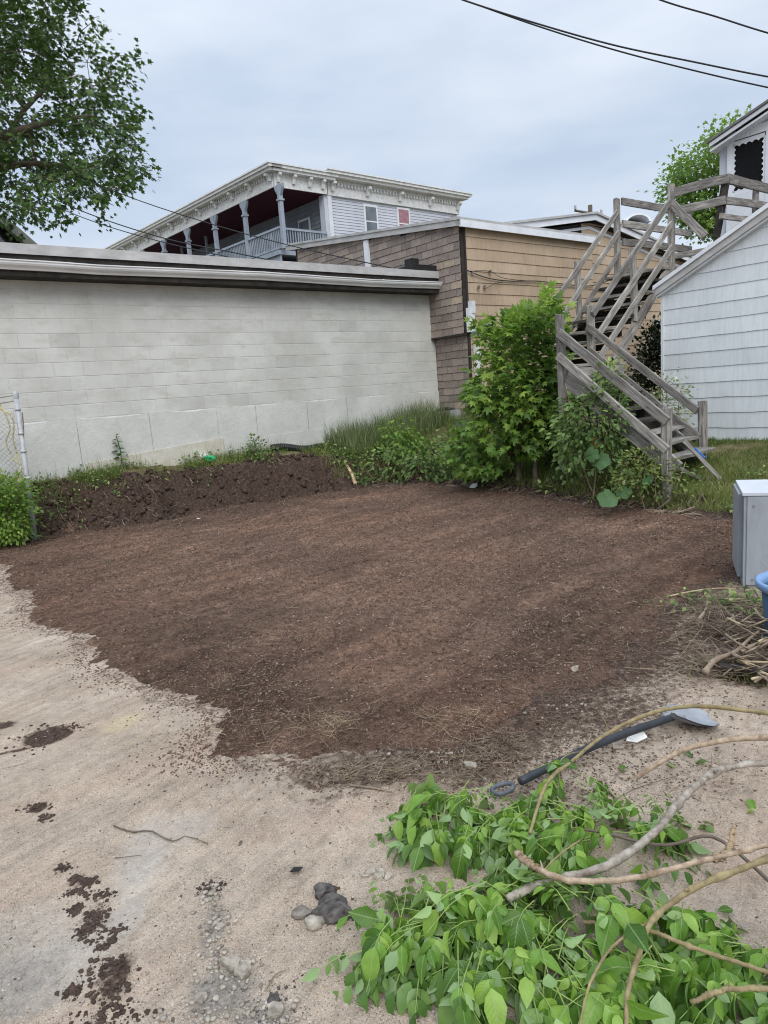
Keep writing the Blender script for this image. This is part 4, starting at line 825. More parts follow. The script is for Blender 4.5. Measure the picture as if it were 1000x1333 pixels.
for i in range(7): p0 = c1-dv*.014+fx*(.10+.035*i)+Zv*(.16+.02*i+.1*random.random()); m.box(p0, fx*.10-Zv*(.08+.03*random.random()), dv*.001, Zv*.003)
m.out('scratch', M['cabtop'], cb, kind='stuff')
for i, (u_, v_) in enumerate([(.06, .06), (.86, .06), (.06, .60), (.86, .60)]): MB().tube([c1+fx*u_+Zv*v_-dv*.012, c1+fx*u_+Zv*v_-dv*.017], .008, 8).out('screw', M['rust'], cb)
def lathe(prof, c, n=32):
    m = MB(); V = []; 
    for (r, z) in prof:
        for j in range(n): a_ = 2*math.pi*j/n; V.append(np.array([c[0]+r*math.cos(a_), c[1]+r*math.sin(a_), c[2]+z]))
    k_ = len(prof); Fc = [[i*n+j, i*n+(j+1) % n, (i+1)*n+(j+1) % n, (i+1)*n+j] for i in range(k_-1) for j in range(n)]; return m.add(V, Fc)
bk_h = .40; d_ = ray(985.5, 762); bc = EYEP+d_*((gz(2.5, 4.3)+bk_h-EYE)/d_[2]); bR = .24; bc = bc+np.array([bR*1.14, 0.02, 0]); bz = bc[2]-bk_h
bu = thing('blue_bucket', 'blue plastic bucket with a pale blue rim in front of the grey cabinet', 'bucket', (bc[0], bc[1], bz))
lathe([(.001, .01), (.17, .0), (.178, .03), (bR-.03, bk_h-.05), (bR-.038, bk_h-.05), (.165, .03), (.001, .02)], (bc[0], bc[1], bz)).out('body', M['bucket'], bu, smooth=True)
lathe([(bR-.032, bk_h-.055), (bR-.012, bk_h-.05), (bR, bk_h-.03), (bR+.004, bk_h-.005), (bR-.008, bk_h+.004), (bR-.036, bk_h-.02), (bR-.034, bk_h-.05)], (bc[0], bc[1], bz)).out('rim', M['rim'], bu, smooth=True)

# ================================================================== CHAIN LINK FENCE
fb = P(46, 701); ft = aty(20, 509, fb[1]-.0)
fn_ = thing('chain_link_fence', 'leaning galvanized fence post with sagging chain link and a yellow strap at the left edge', 'fence', fb)
ax = (ft-fb); Lf = np.linalg.norm(ax); ax /= Lf
MB().tube([fb-ax*.1, fb+ax*Lf*.97], .030, 12).out('post', M['galv'], fn_, smooth=True)
for q_ in (.25, .42, .60, .72, .88): o_ = MB().tube([fb+ax*Lf*q_-ax*.015, fb+ax*Lf*q_+ax*.015], .037, 12).out('tension_band', M['galv'], fn_, smooth=True)
th = lathe([(.034, -.03), (.036, .0), (.033, .03), (.02, .05), (.001, .058)], ft-ax*Lf*.03, 12).out('post_cap', M['galv'], fn_, smooth=True)
fd = np.array([-.93, -.30, .0]); fd /= np.linalg.norm(fd)
def sagw(p0, p1, sg, n=20): return [np.array(p0)+(np.array(p1)-p0)*q_-Zv*sg*4*q_*(1-q_) for q_ in np.linspace(0, 1, n)]
for z_, nm in ((.12, 'top_wire'), (.05, 'top_wire')): MB().tube(sagw(ft-Zv*z_, ft-Zv*(z_-.12)+fd*2.2, .1), .006, 5).out(nm, M['rust'], fn_)
m = MB(); D = .062; Wn, Hn = 26, 17; top0 = ft-Zv*.28; 
def mp_(u, v):     # u along, v down
    return top0+fd*u+Zv*(.06*math.sin(u*3)-v)-ax*0+np.array([-ax[0]*v*0, 0, 0])+(-ax*1.0+Zv)*v*1.0*(1 if True else 0)+np.array([.0, -.03*math.sin(v*5+u*4), 0])
for i in range(Wn):
    pts = [mp_(i*D+(D*.5 if j % 2 else -D*.02)+.02, j*D*.5) for j in range(Hn*2)]; m.tube(pts, .0048, 4, False)
    pts = [mp_(i*D+(D*.5 if j % 2 else D*1.02)+.02, j*D*.5)+np.array([0, .004, 0]) for j in range(Hn*2)]; m.tube(pts, .0048, 4, False)
m.out('chain_mesh', M['galv'], fn_, kind='stuff')
sp_ = [aty(x, y, fb[1]-.02) for x, y in [(-12, 528), (4, 534), (14, 540), (18, 552), (17, 570), (22, 590), (27, 610), (23, 622), (28, 632), (31, 645), (29, 634), (26, 618)]]
MB().tube(smoothpath(sp_, 40), .011, 5).tube(smoothpath([aty(x, y, fb[1]-.03) for x, y in [(0, 526), (10, 545), (13, 560), (8, 575), (14, 590), (20, 600)]], 20), .010, 5).out('yellow_strap', M['rope'], fn_)
MB().tube(smoothpath([aty(x, y, fb[1]) for x, y in [(29, 537), (31, 560), (30, 590)]], 8), .008, 5).out('tie_wire', M['rust'], fn_)

# ================================================================== CABLES AND POLE
def cable(label, pts, r, group=None):
    o = MB().tube(smoothpath(pts, 40), r, 5, False).out('power_line', M['cable'], None, smooth=True); return tag(o, label, 'cable', group)
cable('upper cable of the close pair crossing the sky at top right', [aty(x, y, 11) for x, y in [(520, -32), (600, -1), (700, 31), (800, 59), (900, 80), (1000, 100), (1120, 120)]], .0125)
cable('lower cable of the close pair crossing the sky at top right', [aty(x, y, 11.1) for x, y in [(520, -25), (600, -1), (700, 34), (800, 65), (900, 91), (1000, 114), (1120, 138)]], .0115)
cable('single cable across the top right corner of the sky', [aty(x, y, 11.5) for x, y in [(760, -40), (860, 0), (930, 21), (1000, 43), (1100, 70)]], .0125)
cable('topmost cable running from the tall tree past the porch roof', [aty(x, y, Y_) for x, y, Y_ in [(30, 196, 19), (152, 250, 17.5), (270, 290, 16.2), (388, 322, 15), (520, 351, 13.9)]], .011)
cable('middle cable running from the tall tree past the porch posts', [aty(x, y, Y_) for x, y, Y_ in [(20, 235, 18), (110, 276, 16.8), (210, 309, 15.7), (300, 328, 14.5), (420, 352, 13)]], .012)
cable('lowest cable sagging from the tall tree onto the block building roof', [aty(x, y, Y_) for x, y, Y_ in [(20, 245, 18), (110, 284, 16.5), (200, 312, 15), (300, 335, 13.4), (400, 356, 12.55)]], .010)
pp = aty(769, 300, 60.); po = thing('utility_pole', 'distant wooden utility pole top with a crossarm above the gabled wing', 'utility pole', (pp[0], pp[1], 1))
pt2 = aty(769.5, 267, 60.); MB().tube([(pp[0], pp[1], 1), (pp[0], pp[1], pt2[2])], .18, 8).out('pole', M['bark'], po)
ca, cb_ = aty(748, 274, 60.), aty(784, 280, 60.); MB().tube([ca, cb_], .10, 4).out('crossarm', M['bark'], po)
for q_ in (.03, .55, .97): p_ = ca+(cb_-ca)*q_; MB().tube([p_+Zv*.1, p_+Zv*.4], .1, 6).out('insulator', M['galv'], po)
wv = aty(831, 289, 24.); vd = thing('roof_vent', 'white domed roof vent with a dark mouth seen between the stair rails', 'roof vent', wv*[1, 1, 0]+Zv*4)
R_ = (aty(849, 280, 24.)-aty(814, 280, 24.))[0]/2
V = []; Fc = []
for i in range(17):
    a_ = math.pi*i/16
    for (dy, k2) in ((0, 1), (1.2, 1), (1.2, .82), (0, .82)): V.append(wv+np.array([-R_*k2*math.cos(a_), dy, R_*.62*k2*math.sin(a_)]))
Fc = [[i*4+j, i*4+(j+1) % 4, i*4+4+(j+1) % 4, i*4+4+j] for i in range(16) for j in range(4)]
mk('hood', V, Fc, M['white'], vd); MB().box(wv+np.array([-R_*.9, .6, -1.4]), (R_*1.8, 0, 0), (0, .5, 0), (0, 0, 1.5)).out('dark_throat', M['black'], vd); MB().box(wv+np.array([-R_*1.1, .1, -1.2]), (R_*2.2, 0, 0), (0, 1.1, 0), (0, 0, 1.15)).out('curb', M['white'], vd)
# ================================================================== PLANTS
MAP, OVA, KIT, BLD = maple(), ovate(), kite(), blade()
def ray_poly_pts(poly, n, Yc, dY, zmin=None, shape=None):
    Pn = np.array(poly, float); lo, hi = Pn.min(0), Pn.max(0); o = []
    while len(o) < n:
        x, y = rng.uniform(lo[0], hi[0]), rng.uniform(lo[1], hi[1])
        if not in_poly(np.array([x]), np.array([y]), Pn)[0]: continue
        p = aty(x, y, Yc+dY*rng.uniform(-1, 1))
        if p[2] < gz(p[0], p[1])+.03: continue
        o.append(p)
    return np.array(o)
def leafcloud(centres, k, spread, tmpl, size, droop=.5, core=None, updir=.6):
    n = len(centres)*k; c = np.repeat(centres, k, 0); off = rng.normal(size=(n, 3))*spread; pos = c+off
    outw = off/(np.linalg.norm(off, axis=1)[:, None]+1e-6)
    if core is not None: oc = c-core; oc[:, 2] *= .5; outw = outw*.6+oc/(np.linalg.norm(oc, axis=1)[:, None]+1e-6)
    yd = outw+rdir(n)*.5-Zv*droop; zd = rdir(n)*.55+Zv*updir+outw*.35
    S = size*rng.uniform(.6, 1.15, n); T, Fc = tmpl; return pos, frames(yd, zd), S
def make_tree(name, label, cat, poly, Yc, dY, base, ncl, k, spread, tmpl, size, mat, barkm, trunk_r, stems, npart=0, group=None, core=None, droop=.5, tintz=True, parts_name='leaf', twig_r=.008):
    t = thing(name, label, cat, base, group)
    cen = ray_poly_pts(poly, ncl, Yc, dY); core = cen.mean(0) if core is None else np.array(core, float)
    pos, R, S = leafcloud(cen, k, spread, tmpl, size, droop, core); n = len(pos)
    ground_ok = pos[:, 2] > terrain(pos[:, 0], pos[:, 1])+.02; pos, R, S = pos[ground_ok], R[ground_ok], S[ground_ok]; n = len(pos)
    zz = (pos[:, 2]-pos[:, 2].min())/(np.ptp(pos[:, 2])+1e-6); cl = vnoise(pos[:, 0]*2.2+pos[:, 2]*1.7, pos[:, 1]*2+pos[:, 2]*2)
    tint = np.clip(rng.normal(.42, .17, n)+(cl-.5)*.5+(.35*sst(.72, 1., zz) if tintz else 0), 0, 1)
    order = np.argsort(np.hypot(pos[:, 0], pos[:, 1])); pidx = rng.permutation(order[:n//2])[:npart]; mask = np.ones(n, bool); mask[pidx] = False
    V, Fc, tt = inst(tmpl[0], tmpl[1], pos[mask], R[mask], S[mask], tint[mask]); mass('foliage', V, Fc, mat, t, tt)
    if npart:
        ms = raw_mesh(parts_name, tmpl[0]*1., tmpl[1], LOBJ); bl_ = WL[t.name]
        for i in pidx:
            o = bpy.data.objects.new(parts_name, ms); put(o, t); Mx = Matrix([list(R[i][r])+[0] for r in range(3)]+[[0, 0, 0, 1]]); o.matrix_local = Matrix.Translation(Vector(pos[i]-bl_)) @ Mx @ Matrix.Scale(float(S[i]), 4)
    # stems up into the crown, then a twig to every cluster
    nodes = []
    for st in stems:
        pth = smoothpath(st, 14); rr = np.linspace(trunk_r, trunk_r*.3, 14); MB().tube(pth, rr, 8).out('trunk', barkm, t, smooth=True); nodes += [(p_, r_) for p_, r_ in zip(pth, rr)][3:]
    NP = np.array([q[0] for q in nodes]); m = MB(); cs = cen[np.argsort(np.linalg.norm(cen-core, axis=1))]
    par_r = [q[1] for q in nodes]
    for c in cs:
        d = np.linalg.norm(NP-c, axis=1)+.7*np.maximum(0, NP[:, 2]-c[2]); j = int(np.argmin(d)); a_ = NP[j]; r0_ = max(min(par_r[j]*.6, trunk_r*.45), twig_r*.6)
        mid = (a_+c)/2+rng.normal(size=3)*np.linalg.norm(c-a_)*.08+Zv*np.linalg.norm(c-a_)*.08; pth = smoothpath([a_, mid, c], 6); m.tube(pth, np.linspace(r0_, max(r0_*.35, twig_r*.35), 6), 5, False)
        NP = np.vstack([NP, pth[3:]]); par_r += [r0_*.6]*3
    m.out('branches', barkm, t, kind='stuff'); return t
LOBJ = leafmat('maple_leaf_single', (.020, .050, .010), (.055, .12, .022), (.14, .23, .045), (.10, .16, .06), .32, use_obj=True)
# big maple at top left (trunk outside the frame)
crown = [(-260, -160), (60, -140), (100, -60), (95, 0), (108, 18), (130, 38), (138, 46), (108, 58), (125, 75), (180, 72), (182, 80), (160, 95), (178, 112), (180, 122), (176, 145), (200, 155), (196, 168), (178, 180), (195, 196), (170, 205), (186, 218), (202, 228), (188, 240), (162, 235), (165, 262), (158, 274), (138, 262), (141, 292), (128, 292), (108, 262), (98, 290), (84, 288), (50, 292), (28, 312), (0, 280), (-100, 280), (-260, 250)]
bx_ = aty(-150, 400, 20.); tz = aty(-60, 150, 20.)
make_tree('maple_tree', 'tall green maple tree leaning in from the top left above the block building', 'tree', crown, 20, 3.2, (bx_[0], bx_[1], .9), 980, 28, .15, MAP, .15, LT, M['bark'], .13,
          [[(bx_[0], bx_[1], .9), aty(-120, 300, 20), aty(-70, 180, 20), aty(-40, 60, 20.), aty(-30, -60, 20.)], [aty(-120, 290, 20), aty(-40, 225, 19.7), aty(8, 180, 19.5), aty(30, 145, 19.5), aty(70, 105, 19.4)], [aty(-120, 300, 20), aty(-30, 235, 20.4), aty(20, 215, 20.4), aty(80, 215, 20.6), aty(120, 230, 20.6)], [aty(-70, 210, 20), aty(10, 175, 19), aty(60, 160, 19), aty(120, 150, 18.8)]], droop=.35, tintz=False, twig_r=.02)
# tree beyond the upper gable
make_tree('leafy_tree', 'bright green tree top showing between the stair platform and the upper gable', 'tree', [(868, 262), (864, 240), (878, 232), (880, 205), (900, 200), (905, 222), (912, 188), (925, 184), (945, 165), (990, 165), (1000, 300), (900, 300), (885, 285)], 26, 1.6, aty(930, 400, 26.)*[1, 1, 0]+Zv*1, 330, 26, .24, MAP, .15, LG, M['bark'], .12, [[aty(930, 400, 26.)*[1, 1, 0]+Zv*1, aty(932, 300, 26.), aty(930, 210, 26.)], [aty(932, 310, 26.), aty(900, 260, 26), aty(890, 230, 26)]], droop=.3, twig_r=.02)
# maple sapling by the stairs
b0, b1 = P(676, 629), P(697, 631)
sap = [(708, 372), (720, 380), (726, 398), (733, 425), (728, 460), (740, 480), (752, 520), (742, 545), (762, 560), (760, 590), (735, 600), (720, 585), (700, 592), (668, 590), (655, 605), (620, 618), (592, 608), (585, 592), (604, 570), (602, 545), (618, 525), (606, 505), (622, 490), (620, 470), (640, 455), (624, 442), (622, 425), (640, 418), (655, 408), (664, 398), (672, 416), (688, 412), (692, 396), (700, 384)]
Yb = (b0[1]+b1[1])/2
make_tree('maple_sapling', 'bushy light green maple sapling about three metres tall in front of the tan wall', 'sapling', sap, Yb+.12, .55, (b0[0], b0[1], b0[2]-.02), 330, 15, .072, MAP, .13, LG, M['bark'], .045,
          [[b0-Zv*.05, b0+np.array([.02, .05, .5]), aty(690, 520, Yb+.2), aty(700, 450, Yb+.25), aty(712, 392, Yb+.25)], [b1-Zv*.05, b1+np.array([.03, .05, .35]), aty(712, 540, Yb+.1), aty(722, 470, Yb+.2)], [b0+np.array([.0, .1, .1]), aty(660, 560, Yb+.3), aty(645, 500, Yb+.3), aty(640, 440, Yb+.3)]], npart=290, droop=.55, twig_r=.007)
def shrub(name, label, cat, poly, Yc, dY, n, k, spread, tmpl, size, mat, npart=0, group=None, droop=.3, stem=.012, bark='twig'):
    Pn = np.array(poly, float); cx = Pn[:, 0].mean(); bt = Pn[:, 1].max(); base = aty(cx, bt-4, Yc); base[2] = gz(base[0], base[1])
    stems = [[base+np.array([rng.uniform(-.12, .12), rng.uniform(-.1, .1), -.03]), (base+aty(x_, Pn[:, 1].min()*.4+bt*.6, Yc))/2, aty(x_, Pn[:, 1].min()*.8+bt*.2, Yc)] for x_ in np.linspace(Pn[:, 0].min()*.75+cx*.25, Pn[:, 0].max()*.75+cx*.25, 3)]
    return make_tree(name, label, cat, poly, Yc, dY, base, n, k, spread, tmpl, size, mat, M[bark], stem, stems, npart, group, droop=droop, twig_r=stem*.4)
shrub('leafy_shrub', 'pale yellow green shrub in front of the lower stair railing, right of the maple sapling', 'shrub', [(728, 530), (750, 520), (768, 505), (788, 470), (800, 478), (805, 500), (815, 525), (812, 550), (820, 575), (800, 600), (770, 612), (735, 612), (722, 570)], 8.75, .38, 185, 12, .06, OVA, .08, LS, 120)
shrub('low_weeds', 'fine leaved weeds crowding the foot of the near stair post', 'weeds', [(800, 610), (830, 588), (850, 590), (870, 605), (890, 618), (905, 632), (900, 650), (870, 655), (830, 648), (805, 635)], 7.9, .28, 80, 14, .06, KIT, .055, GR)
shrub('dark_shrub', 'dark evergreen shrub between the stairs and the tan wing', 'shrub', [(862, 424), (848, 432), (842, 450), (832, 462), (828, 490), (822, 520), (835, 545), (870, 545), (872, 430)], 14.2, .6, 240, 18, .12, KIT, .10, LD)
shrub('variegated_shrub', 'small cream and green shrub behind the lower stair rails against the pale grey house', 'shrub', [(845, 505), (870, 490), (885, 500), (893, 515), (888, 540), (880, 560), (850, 555), (842, 530)], 10.0, .3, 70, 12, .08, KIT, .06, leafmat('variegated_leaf', (.08, .12, .04), (.24, .28, .12), (.55, .55, .42), (.4, .42, .3), .2))
shrub('leafy_weeds', 'dense tangle of broad green weeds between the tall grass and the maple sapling', 'weeds', [(480, 605), (500, 585), (520, 578), (530, 592), (556, 582), (572, 566), (585, 580), (605, 572), (612, 610), (595, 622), (540, 618), (500, 618), (482, 612)], 11.9, .6, 95, 13, .09, OVA, .08, LS)
shrub('drooping_weed', 'tall dull green weed standing at the end of the earth bank', 'weeds', [(500, 560), (515, 552), (535, 562), (548, 580), (540, 605), (515, 620), (500, 600)], 12.3, .3, 60, 12, .09, OVA, .10, LG, droop=.9)
shrub('fern_clump', 'rich green ferny plants under the chain link fence at the left edge', 'plant', [(-60, 640), (-20, 622), (8, 618), (28, 632), (40, 660), (42, 690), (20, 702), (-10, 706), (-60, 712)], 8.75, .35, 230, 16, .07, KIT, .065, LG)
shrub('ragweed_clump', 'sprig of weeds growing on the bank top beside the black pipe', 'weeds', [(318, 590), (330, 572), (345, 582), (356, 592), (345, 602), (320, 602)], 11.7, .2, 26, 12, .06, KIT, .07, LS)
shrub('wall_seedling', 'small leafy seedling against the foundation below the third panel joint', 'weeds', [(104, 602), (118, 606), (112, 612), (100, 611)], 10.4, .1, 8, 8, .05, OVA, .06, LS)
# tall stalk plant on the foundation
sk = thing('tall_stalk_plant', 'lone leafy stalk standing against the foundation wall left of the green bag', 'weed', P(158, 611)); b_ = P(158, 611); tp_ = aty(151, 567, b_[1])
MB().tube(smoothpath([b_, (b_+tp_)/2+np.array([.03, 0, 0]), tp_], 10), .007, 5).out('stem', LG, sk)
ov = raw_mesh('leaf', OVA[0], OVA[1], LOBJ)
for i in range(12):
    q_ = .25+.75*i/11; p_ = b_+(tp_-b_)*q_; o = bpy.data.objects.new('leaf', ov); put(o, sk); R = frames(np.array([[math.cos(i*2.4), .3*math.sin(i*2.4), .25]]), np.array([[0, -.3, 1.]]))[0]
    o.matrix_local = Matrix.Translation(Vector(p_-WL[sk.name])) @ Matrix([list(R[r])+[0] for r in range(3)]+[[0, 0, 0, 1]]) @ Matrix.Scale(.14*(1.1-q_*.6), 4)
# burdock leaves at the bank edge
bdt = thing('burdock_plant', 'big floppy burdock leaves, one pale and torn, at the soil edge under the stairs', 'plant', P(795, 650))
for (x, y, sz, yd, zd, lb) in [(783, 640, .24, (.4, -.5, -.55), (-.2, -.6, .8), 'large dark green lobed leaf'), (800, 638, .2, (.9, -.1, -.2), (0, -.7, .7), None), (784, 590, .19, (-.15, -.3, -.9), (-.6, -.75, .2), 'pale upright torn leaf'), (775, 600, .16, (-.3, .2, .8), (-.3, -.8, .4), None), (836, 628, .15, (.5, -.3, .3), (0, -.5, .8), None)]:
    p_ = aty(x, y, 7.7); T = []; r_ = random.Random(x); npt = 16
    T.append((0, .45, .06))
    for i in range(npt): a_ = 2*math.pi*i/npt-math.pi/2; rr = .5*(1+.10*math.sin(5*a_)+r_.uniform(-.06, .06))*(.82 if i in (0,) else 1); T.append((rr*math.cos(a_)*.95, .48+rr*math.sin(a_), -.10*(math.cos(2*a_))+r_.uniform(-.03, .03)))
    R = frames(np.array([yd], float), np.array([zd], float))[0]; V = (np.array(T)*sz) @ R.T+p_
    mk('leaf', V, [[0, i+1, (i+1) % npt+1] for i in range(npt)], BD, bdt, label=lb)
    MB().tube(smoothpath([P(797, 652), (P(797, 652)+p_)/2+Zv*.06, p_], 8), .007, 5).out('stalk', LS, bdt)
# grass
def grassfield(name, pts, hmin, hmax, wd, mat, lean=.35, tintc=.45, kind='stuff'):
    n = len(pts); z = terrain(pts[:, 0], pts[:, 1])-.008; up = rdir(n)*lean+Zv; yd = rdir(n); yd[:, 2] = 0
    zf = up/np.linalg.norm(up, axis=1)[:, None]; x = np.cross(yd, zf); x /= np.linalg.norm(x, axis=1)[:, None]; y = np.cross(zf, x); R = np.stack([x, y, zf], 2)
    h = rng.uniform(hmin, hmax, n); S = np.stack([wd*rng.uniform(.6, 1.3, n), h*rng.uniform(.5, 1.6, n), h], 1)
    tint = np.clip(rng.normal(tintc, .2, n)+(fbm(pts[:, 0]*1.2, pts[:, 1]*1.2, 3)-.5)*1.2, 0, 1)
    V, Fc, tt = inst(BLD[0], BLD[1], np.column_stack([pts, z]), R, S, tint); return mass(name, V, Fc, mat, None, tt, kind=kind)
def area(n, x0, x1, y0, y1, cond):
    o = []; 
    while sum(map(len, o)) < n:
        x, y = rng.uniform(x0, x1, n*2), rng.uniform(y0, y1, n*2); m = cond(x, y); o.append(np.stack([x[m], y[m]], 1))
    return np.concatenate(o)[:n]
def st_arr(x, y): return x*A[0]+y*A[1], x*B[0]+y*B[1]
def lawncond(x, y):
    s, t = st_arr(x, y); d, _ = side(x, y); bare = np.minimum(ell(x, y, *P(955, 583)[:2], .55, .25, -.5), 9)
    return (d > .15+.3*fbm(x*3, y*3, 2)) & (s < SG-.03) & (x > 2.2) & (rng.random(len(x)) < np.clip(.35+1.0*(fbm(x*1.5, y*1.5, 3)), 0, 1)) & (bare+rng.random(len(x))*.5 > 1.0)
o = grassfield('lawn_grass', area(60000, 2.2, 7.5, 4.5, 12.5, lawncond), .025, .085, .007, GR, tintc=.42)
o = grassfield('lawn_edge_grass', area(5000, 2.0, 5.2, 6.2, 9.5, lambda x, y: (side(x, y)[0] > .02) & (side(x, y)[0] < .55)), .05, .16, .008, GR, .6, .7)
def wallstrip(x, y, w0=.02, w1=.5): s, t = st_arr(x, y); return (t < TW-w0) & (t > TW-w1) & (s < SE-.1) & (rng.random(len(x)) < sst(.38, .62, fbm(s*2.2, t*2.2, 3)))
o = grassfield('bank_top_grass', area(9000, -6, 1.8, 8.6, 15, lambda x, y: wallstrip(x, y)), .04, .17, .007, GR, .5, .5)
def tallc(x, y): s, t = st_arr(x, y); sa, sb = s_at(418, 560), s_at(545, 560); return (t < TW-.04) & (t > TW-1.0) & (s > sa) & (s < sb)
o = grassfield('tall_grass', area(5200, -2, 2.2, 10.5, 15, tallc), .2, .62, .009, GT, .22, .4)
o = grassfield('tall_grass_fringe', area(600, -6, -1, 8.6, 13, lambda x, y: wallstrip(x, y, .05, .3)), .15, .38, .006, GT, .3, .75)
def midc(x, y): s, t = st_arr(x, y); d, _ = side(x, y); return (d > .1) & (d < 2.6) & (s > s_at(380, 570)) & (s < SE+1.5) & (t < TC-.1+(s < SE)*.85) & (x < 2.6)
o = grassfield('weedy_grass', area(9000, -2, 3, 9.5, 14.5, midc), .06, .26, .009, GR, .6, .45)
o = grassfield('understair_grass', area(5000, 2, 4.4, 7.4, 10.5, lambda x, y: (side(x, y)[0] > .1)), .05, .2, .008, GR, .6, .35)
# low broad weeds mixed in
q = area(1500, -2, 4.6, 7, 14.5, lambda x, y: (side(x, y)[0] > .02) & (side(x, y)[0] < 1.0) & (st_arr(x, y)[0] > s_at(400, 570)) & (st_arr(x, y)[1] < TW-.05) & (st_arr(x, y)[0] < SG-.1) & (rng.random(len(x)) < sst(.4, .6, fbm(x*2+4, y*2, 3))))
c_ = np.column_stack([q, terrain(q[:, 0], q[:, 1])+.05]); pos, R, S = leafcloud(c_, 5, .05, OVA, .07, .1, None, 1.0); V, Fc, tt = inst(*OVA, pos, R, S, rng.random(len(pos))); mass('ground_weeds', V, Fc, LS, None, tt)
q = area(260, -6, -.5, 8.6, 13, lambda x, y: wallstrip(x, y, .02, .7)); c_ = np.column_stack([q, terrain(q[:, 0], q[:, 1])+.04]); pos, R, S = leafcloud(c_, 8, .05, KIT, .06, .1, None, 1.0); V, Fc, tt = inst(*KIT, pos, R, S, rng.random(len(pos))); mass('bank_top_weeds', V, Fc, LS, None, tt)

# ================================================================== BANK DEBRIS: roots, clods
def near_bank(n, lo, hi, t0=1, t1=14):
    o = []; t = rng.uniform(t0, t1, n); i = t.astype(int); p = BL[i]+(BL[i+1]-BL[i])*(t-i)[:, None]; nrm = np.stack([-(BL[i+1]-BL[i])[:, 1], (BL[i+1]-BL[i])[:, 0]], 1); nrm /= np.linalg.norm(nrm, axis=1)[:, None]; return p+nrm*rng.uniform(lo, hi, n)[:, None]
RK = [rock(i) for i in range(4)]
q = near_bank(2600, -.35, .6); z = terrain(q[:, 0], q[:, 1]); S = .02+.07*rng.random(len(q))**3
V, Fc, _t = inst(*RK[0], np.column_stack([q, z+S*.22]), rrot(len(q)), S[:, None]*rng.uniform(.6, 1.3, (len(q), 3))); mass('bank_clods', V, Fc, M['clod'])
m = MB(); q = near_bank(420, -.12, .5)
for (x, y) in q:
    L_ = rng.uniform(.06, .3); a_ = rng.uniform(0, 6.28); dr = np.array([math.cos(a_)*.7, -abs(math.sin(a_))*.5, -.5]); pts = []; p_ = np.array([x, y, gz(x, y)+.015])
    for k_ in range(5): pts.append(p_.copy()); p_ = p_+dr*L_/4+rng.normal(size=3)*L_*.06; p_[2] = max(p_[2], gz(p_[0], p_[1])+.006)
    m.tube(pts, rng.uniform(.0015, .005), 3, False)
m.out('root_fibres', M['twig'], None, kind='stuff')
m = MB(); q = near_bank(330, -.30, .25, 8.5, 15)
for (x, y) in q:
    L_ = rng.uniform(.08, .38); a_ = rng.normal(.1, .5); p_ = np.array([x, y, gz(x, y)+.012]); pts = []
    for k_ in range(5): pts.append(p_.copy()); a_ += rng.normal()*.35; p_ = p_+np.array([math.cos(a_), math.sin(a_)*.8, 0])*L_/4; p_[2] = gz(p_[0], p_[1])+.012+.02*rng.random()
    m.tube(pts, rng.uniform(.0025, .006), 4, False)
m.out('dead_stems', M['twig'], None, kind='stuff')
# ================================================================== YARD LITTER
def fan(x, y): return np.hypot(x, y)
def yard_pts(n, cond=None, y0=1.3, y1=6.5):
    o = []
    while sum(map(len, o)) < n:
        y = y0+(y1-y0)*rng.random(n*3)**1.6; x = rng.uniform(-1, 1, n*3)*(.66*y+.25); m = (bedmask(x, y) < -.02) & (side(x, y)[0] < -.1)
        if cond is not None: m &= cond(x, y)
        o.append(np.stack([x[m], y[m]], 1))
    return np.concatenate(o)[:n]
def stones(name, q, smin, smax, mat, pw=3, k=0, flat=.7):
    z = terrain(q[:, 0], q[:, 1]); S = smin+(smax-smin)*rng.random(len(q))**pw; a_ = rng.uniform(0, 6.28, len(q)); R = frames(np.stack([np.cos(a_), np.sin(a_), 0*a_], 1)+rdir(len(q))*.2, Zv+rdir(len(q))*.25)
    V, Fc, _t = inst(*RK[k], np.column_stack([q, z+S*.12]), R, np.stack([S, S*rng.uniform(.6, 1, len(q)), S*flat], 1)); return mass(name, V, Fc, mat)
stones('scattered_grit', yard_pts(5500), .003, .013, M['stone'], 2.6); stones('scattered_dark_grit', yard_pts(1500), .002, .009, M['clod'], 2.2, 1)
def blob(px, n, r0, r1, seed=0):
    o = []
    for (x, y, rx, ry) in px:
        c = P(x, y); k_ = int(n*1.0/len(px)); a_ = rng.normal(size=(k_, 2)); o.append(np.stack([c[0]+a_[:, 0]*rx, c[1]+a_[:, 1]*ry], 1))
    return np.concatenate(o)
M['brownstone'] = simple('brown_grey_stone', (.09, .075, .062), (.24, .205, .175), 30, bump=.5, bscale=120)
stones('gravel_strip', blob([(275, 1165, .025, .03), (278, 1200, .02, .05), (280, 1225, .025, .05), (295, 1265, .05, .045), (310, 1310, .07, .05), (265, 1320, .07, .04), (350, 1330, .05, .03)], 1000, 0, 0), .002, .020, M['stone'], 4.5, 2)
stones('gravel_strip_dark', blob([(275, 1160, .02, .03), (278, 1200, .02, .05), (282, 1240, .025, .05), (300, 1300, .08, .05)], 420, 0, 0), .002, .016, M['brownstone'], 4, 3)
stones('grey_gravel_corner', blob([(10, 1290, .10, .09), (40, 1240, .1, .08), (0, 1200, .06, .06)], 900, 0, 0), .002, .008, M['stone'], 2, 1)
M['brownchip'] = simple('brown_chip', (.05, .032, .022), (.20, .14, .10), 20)
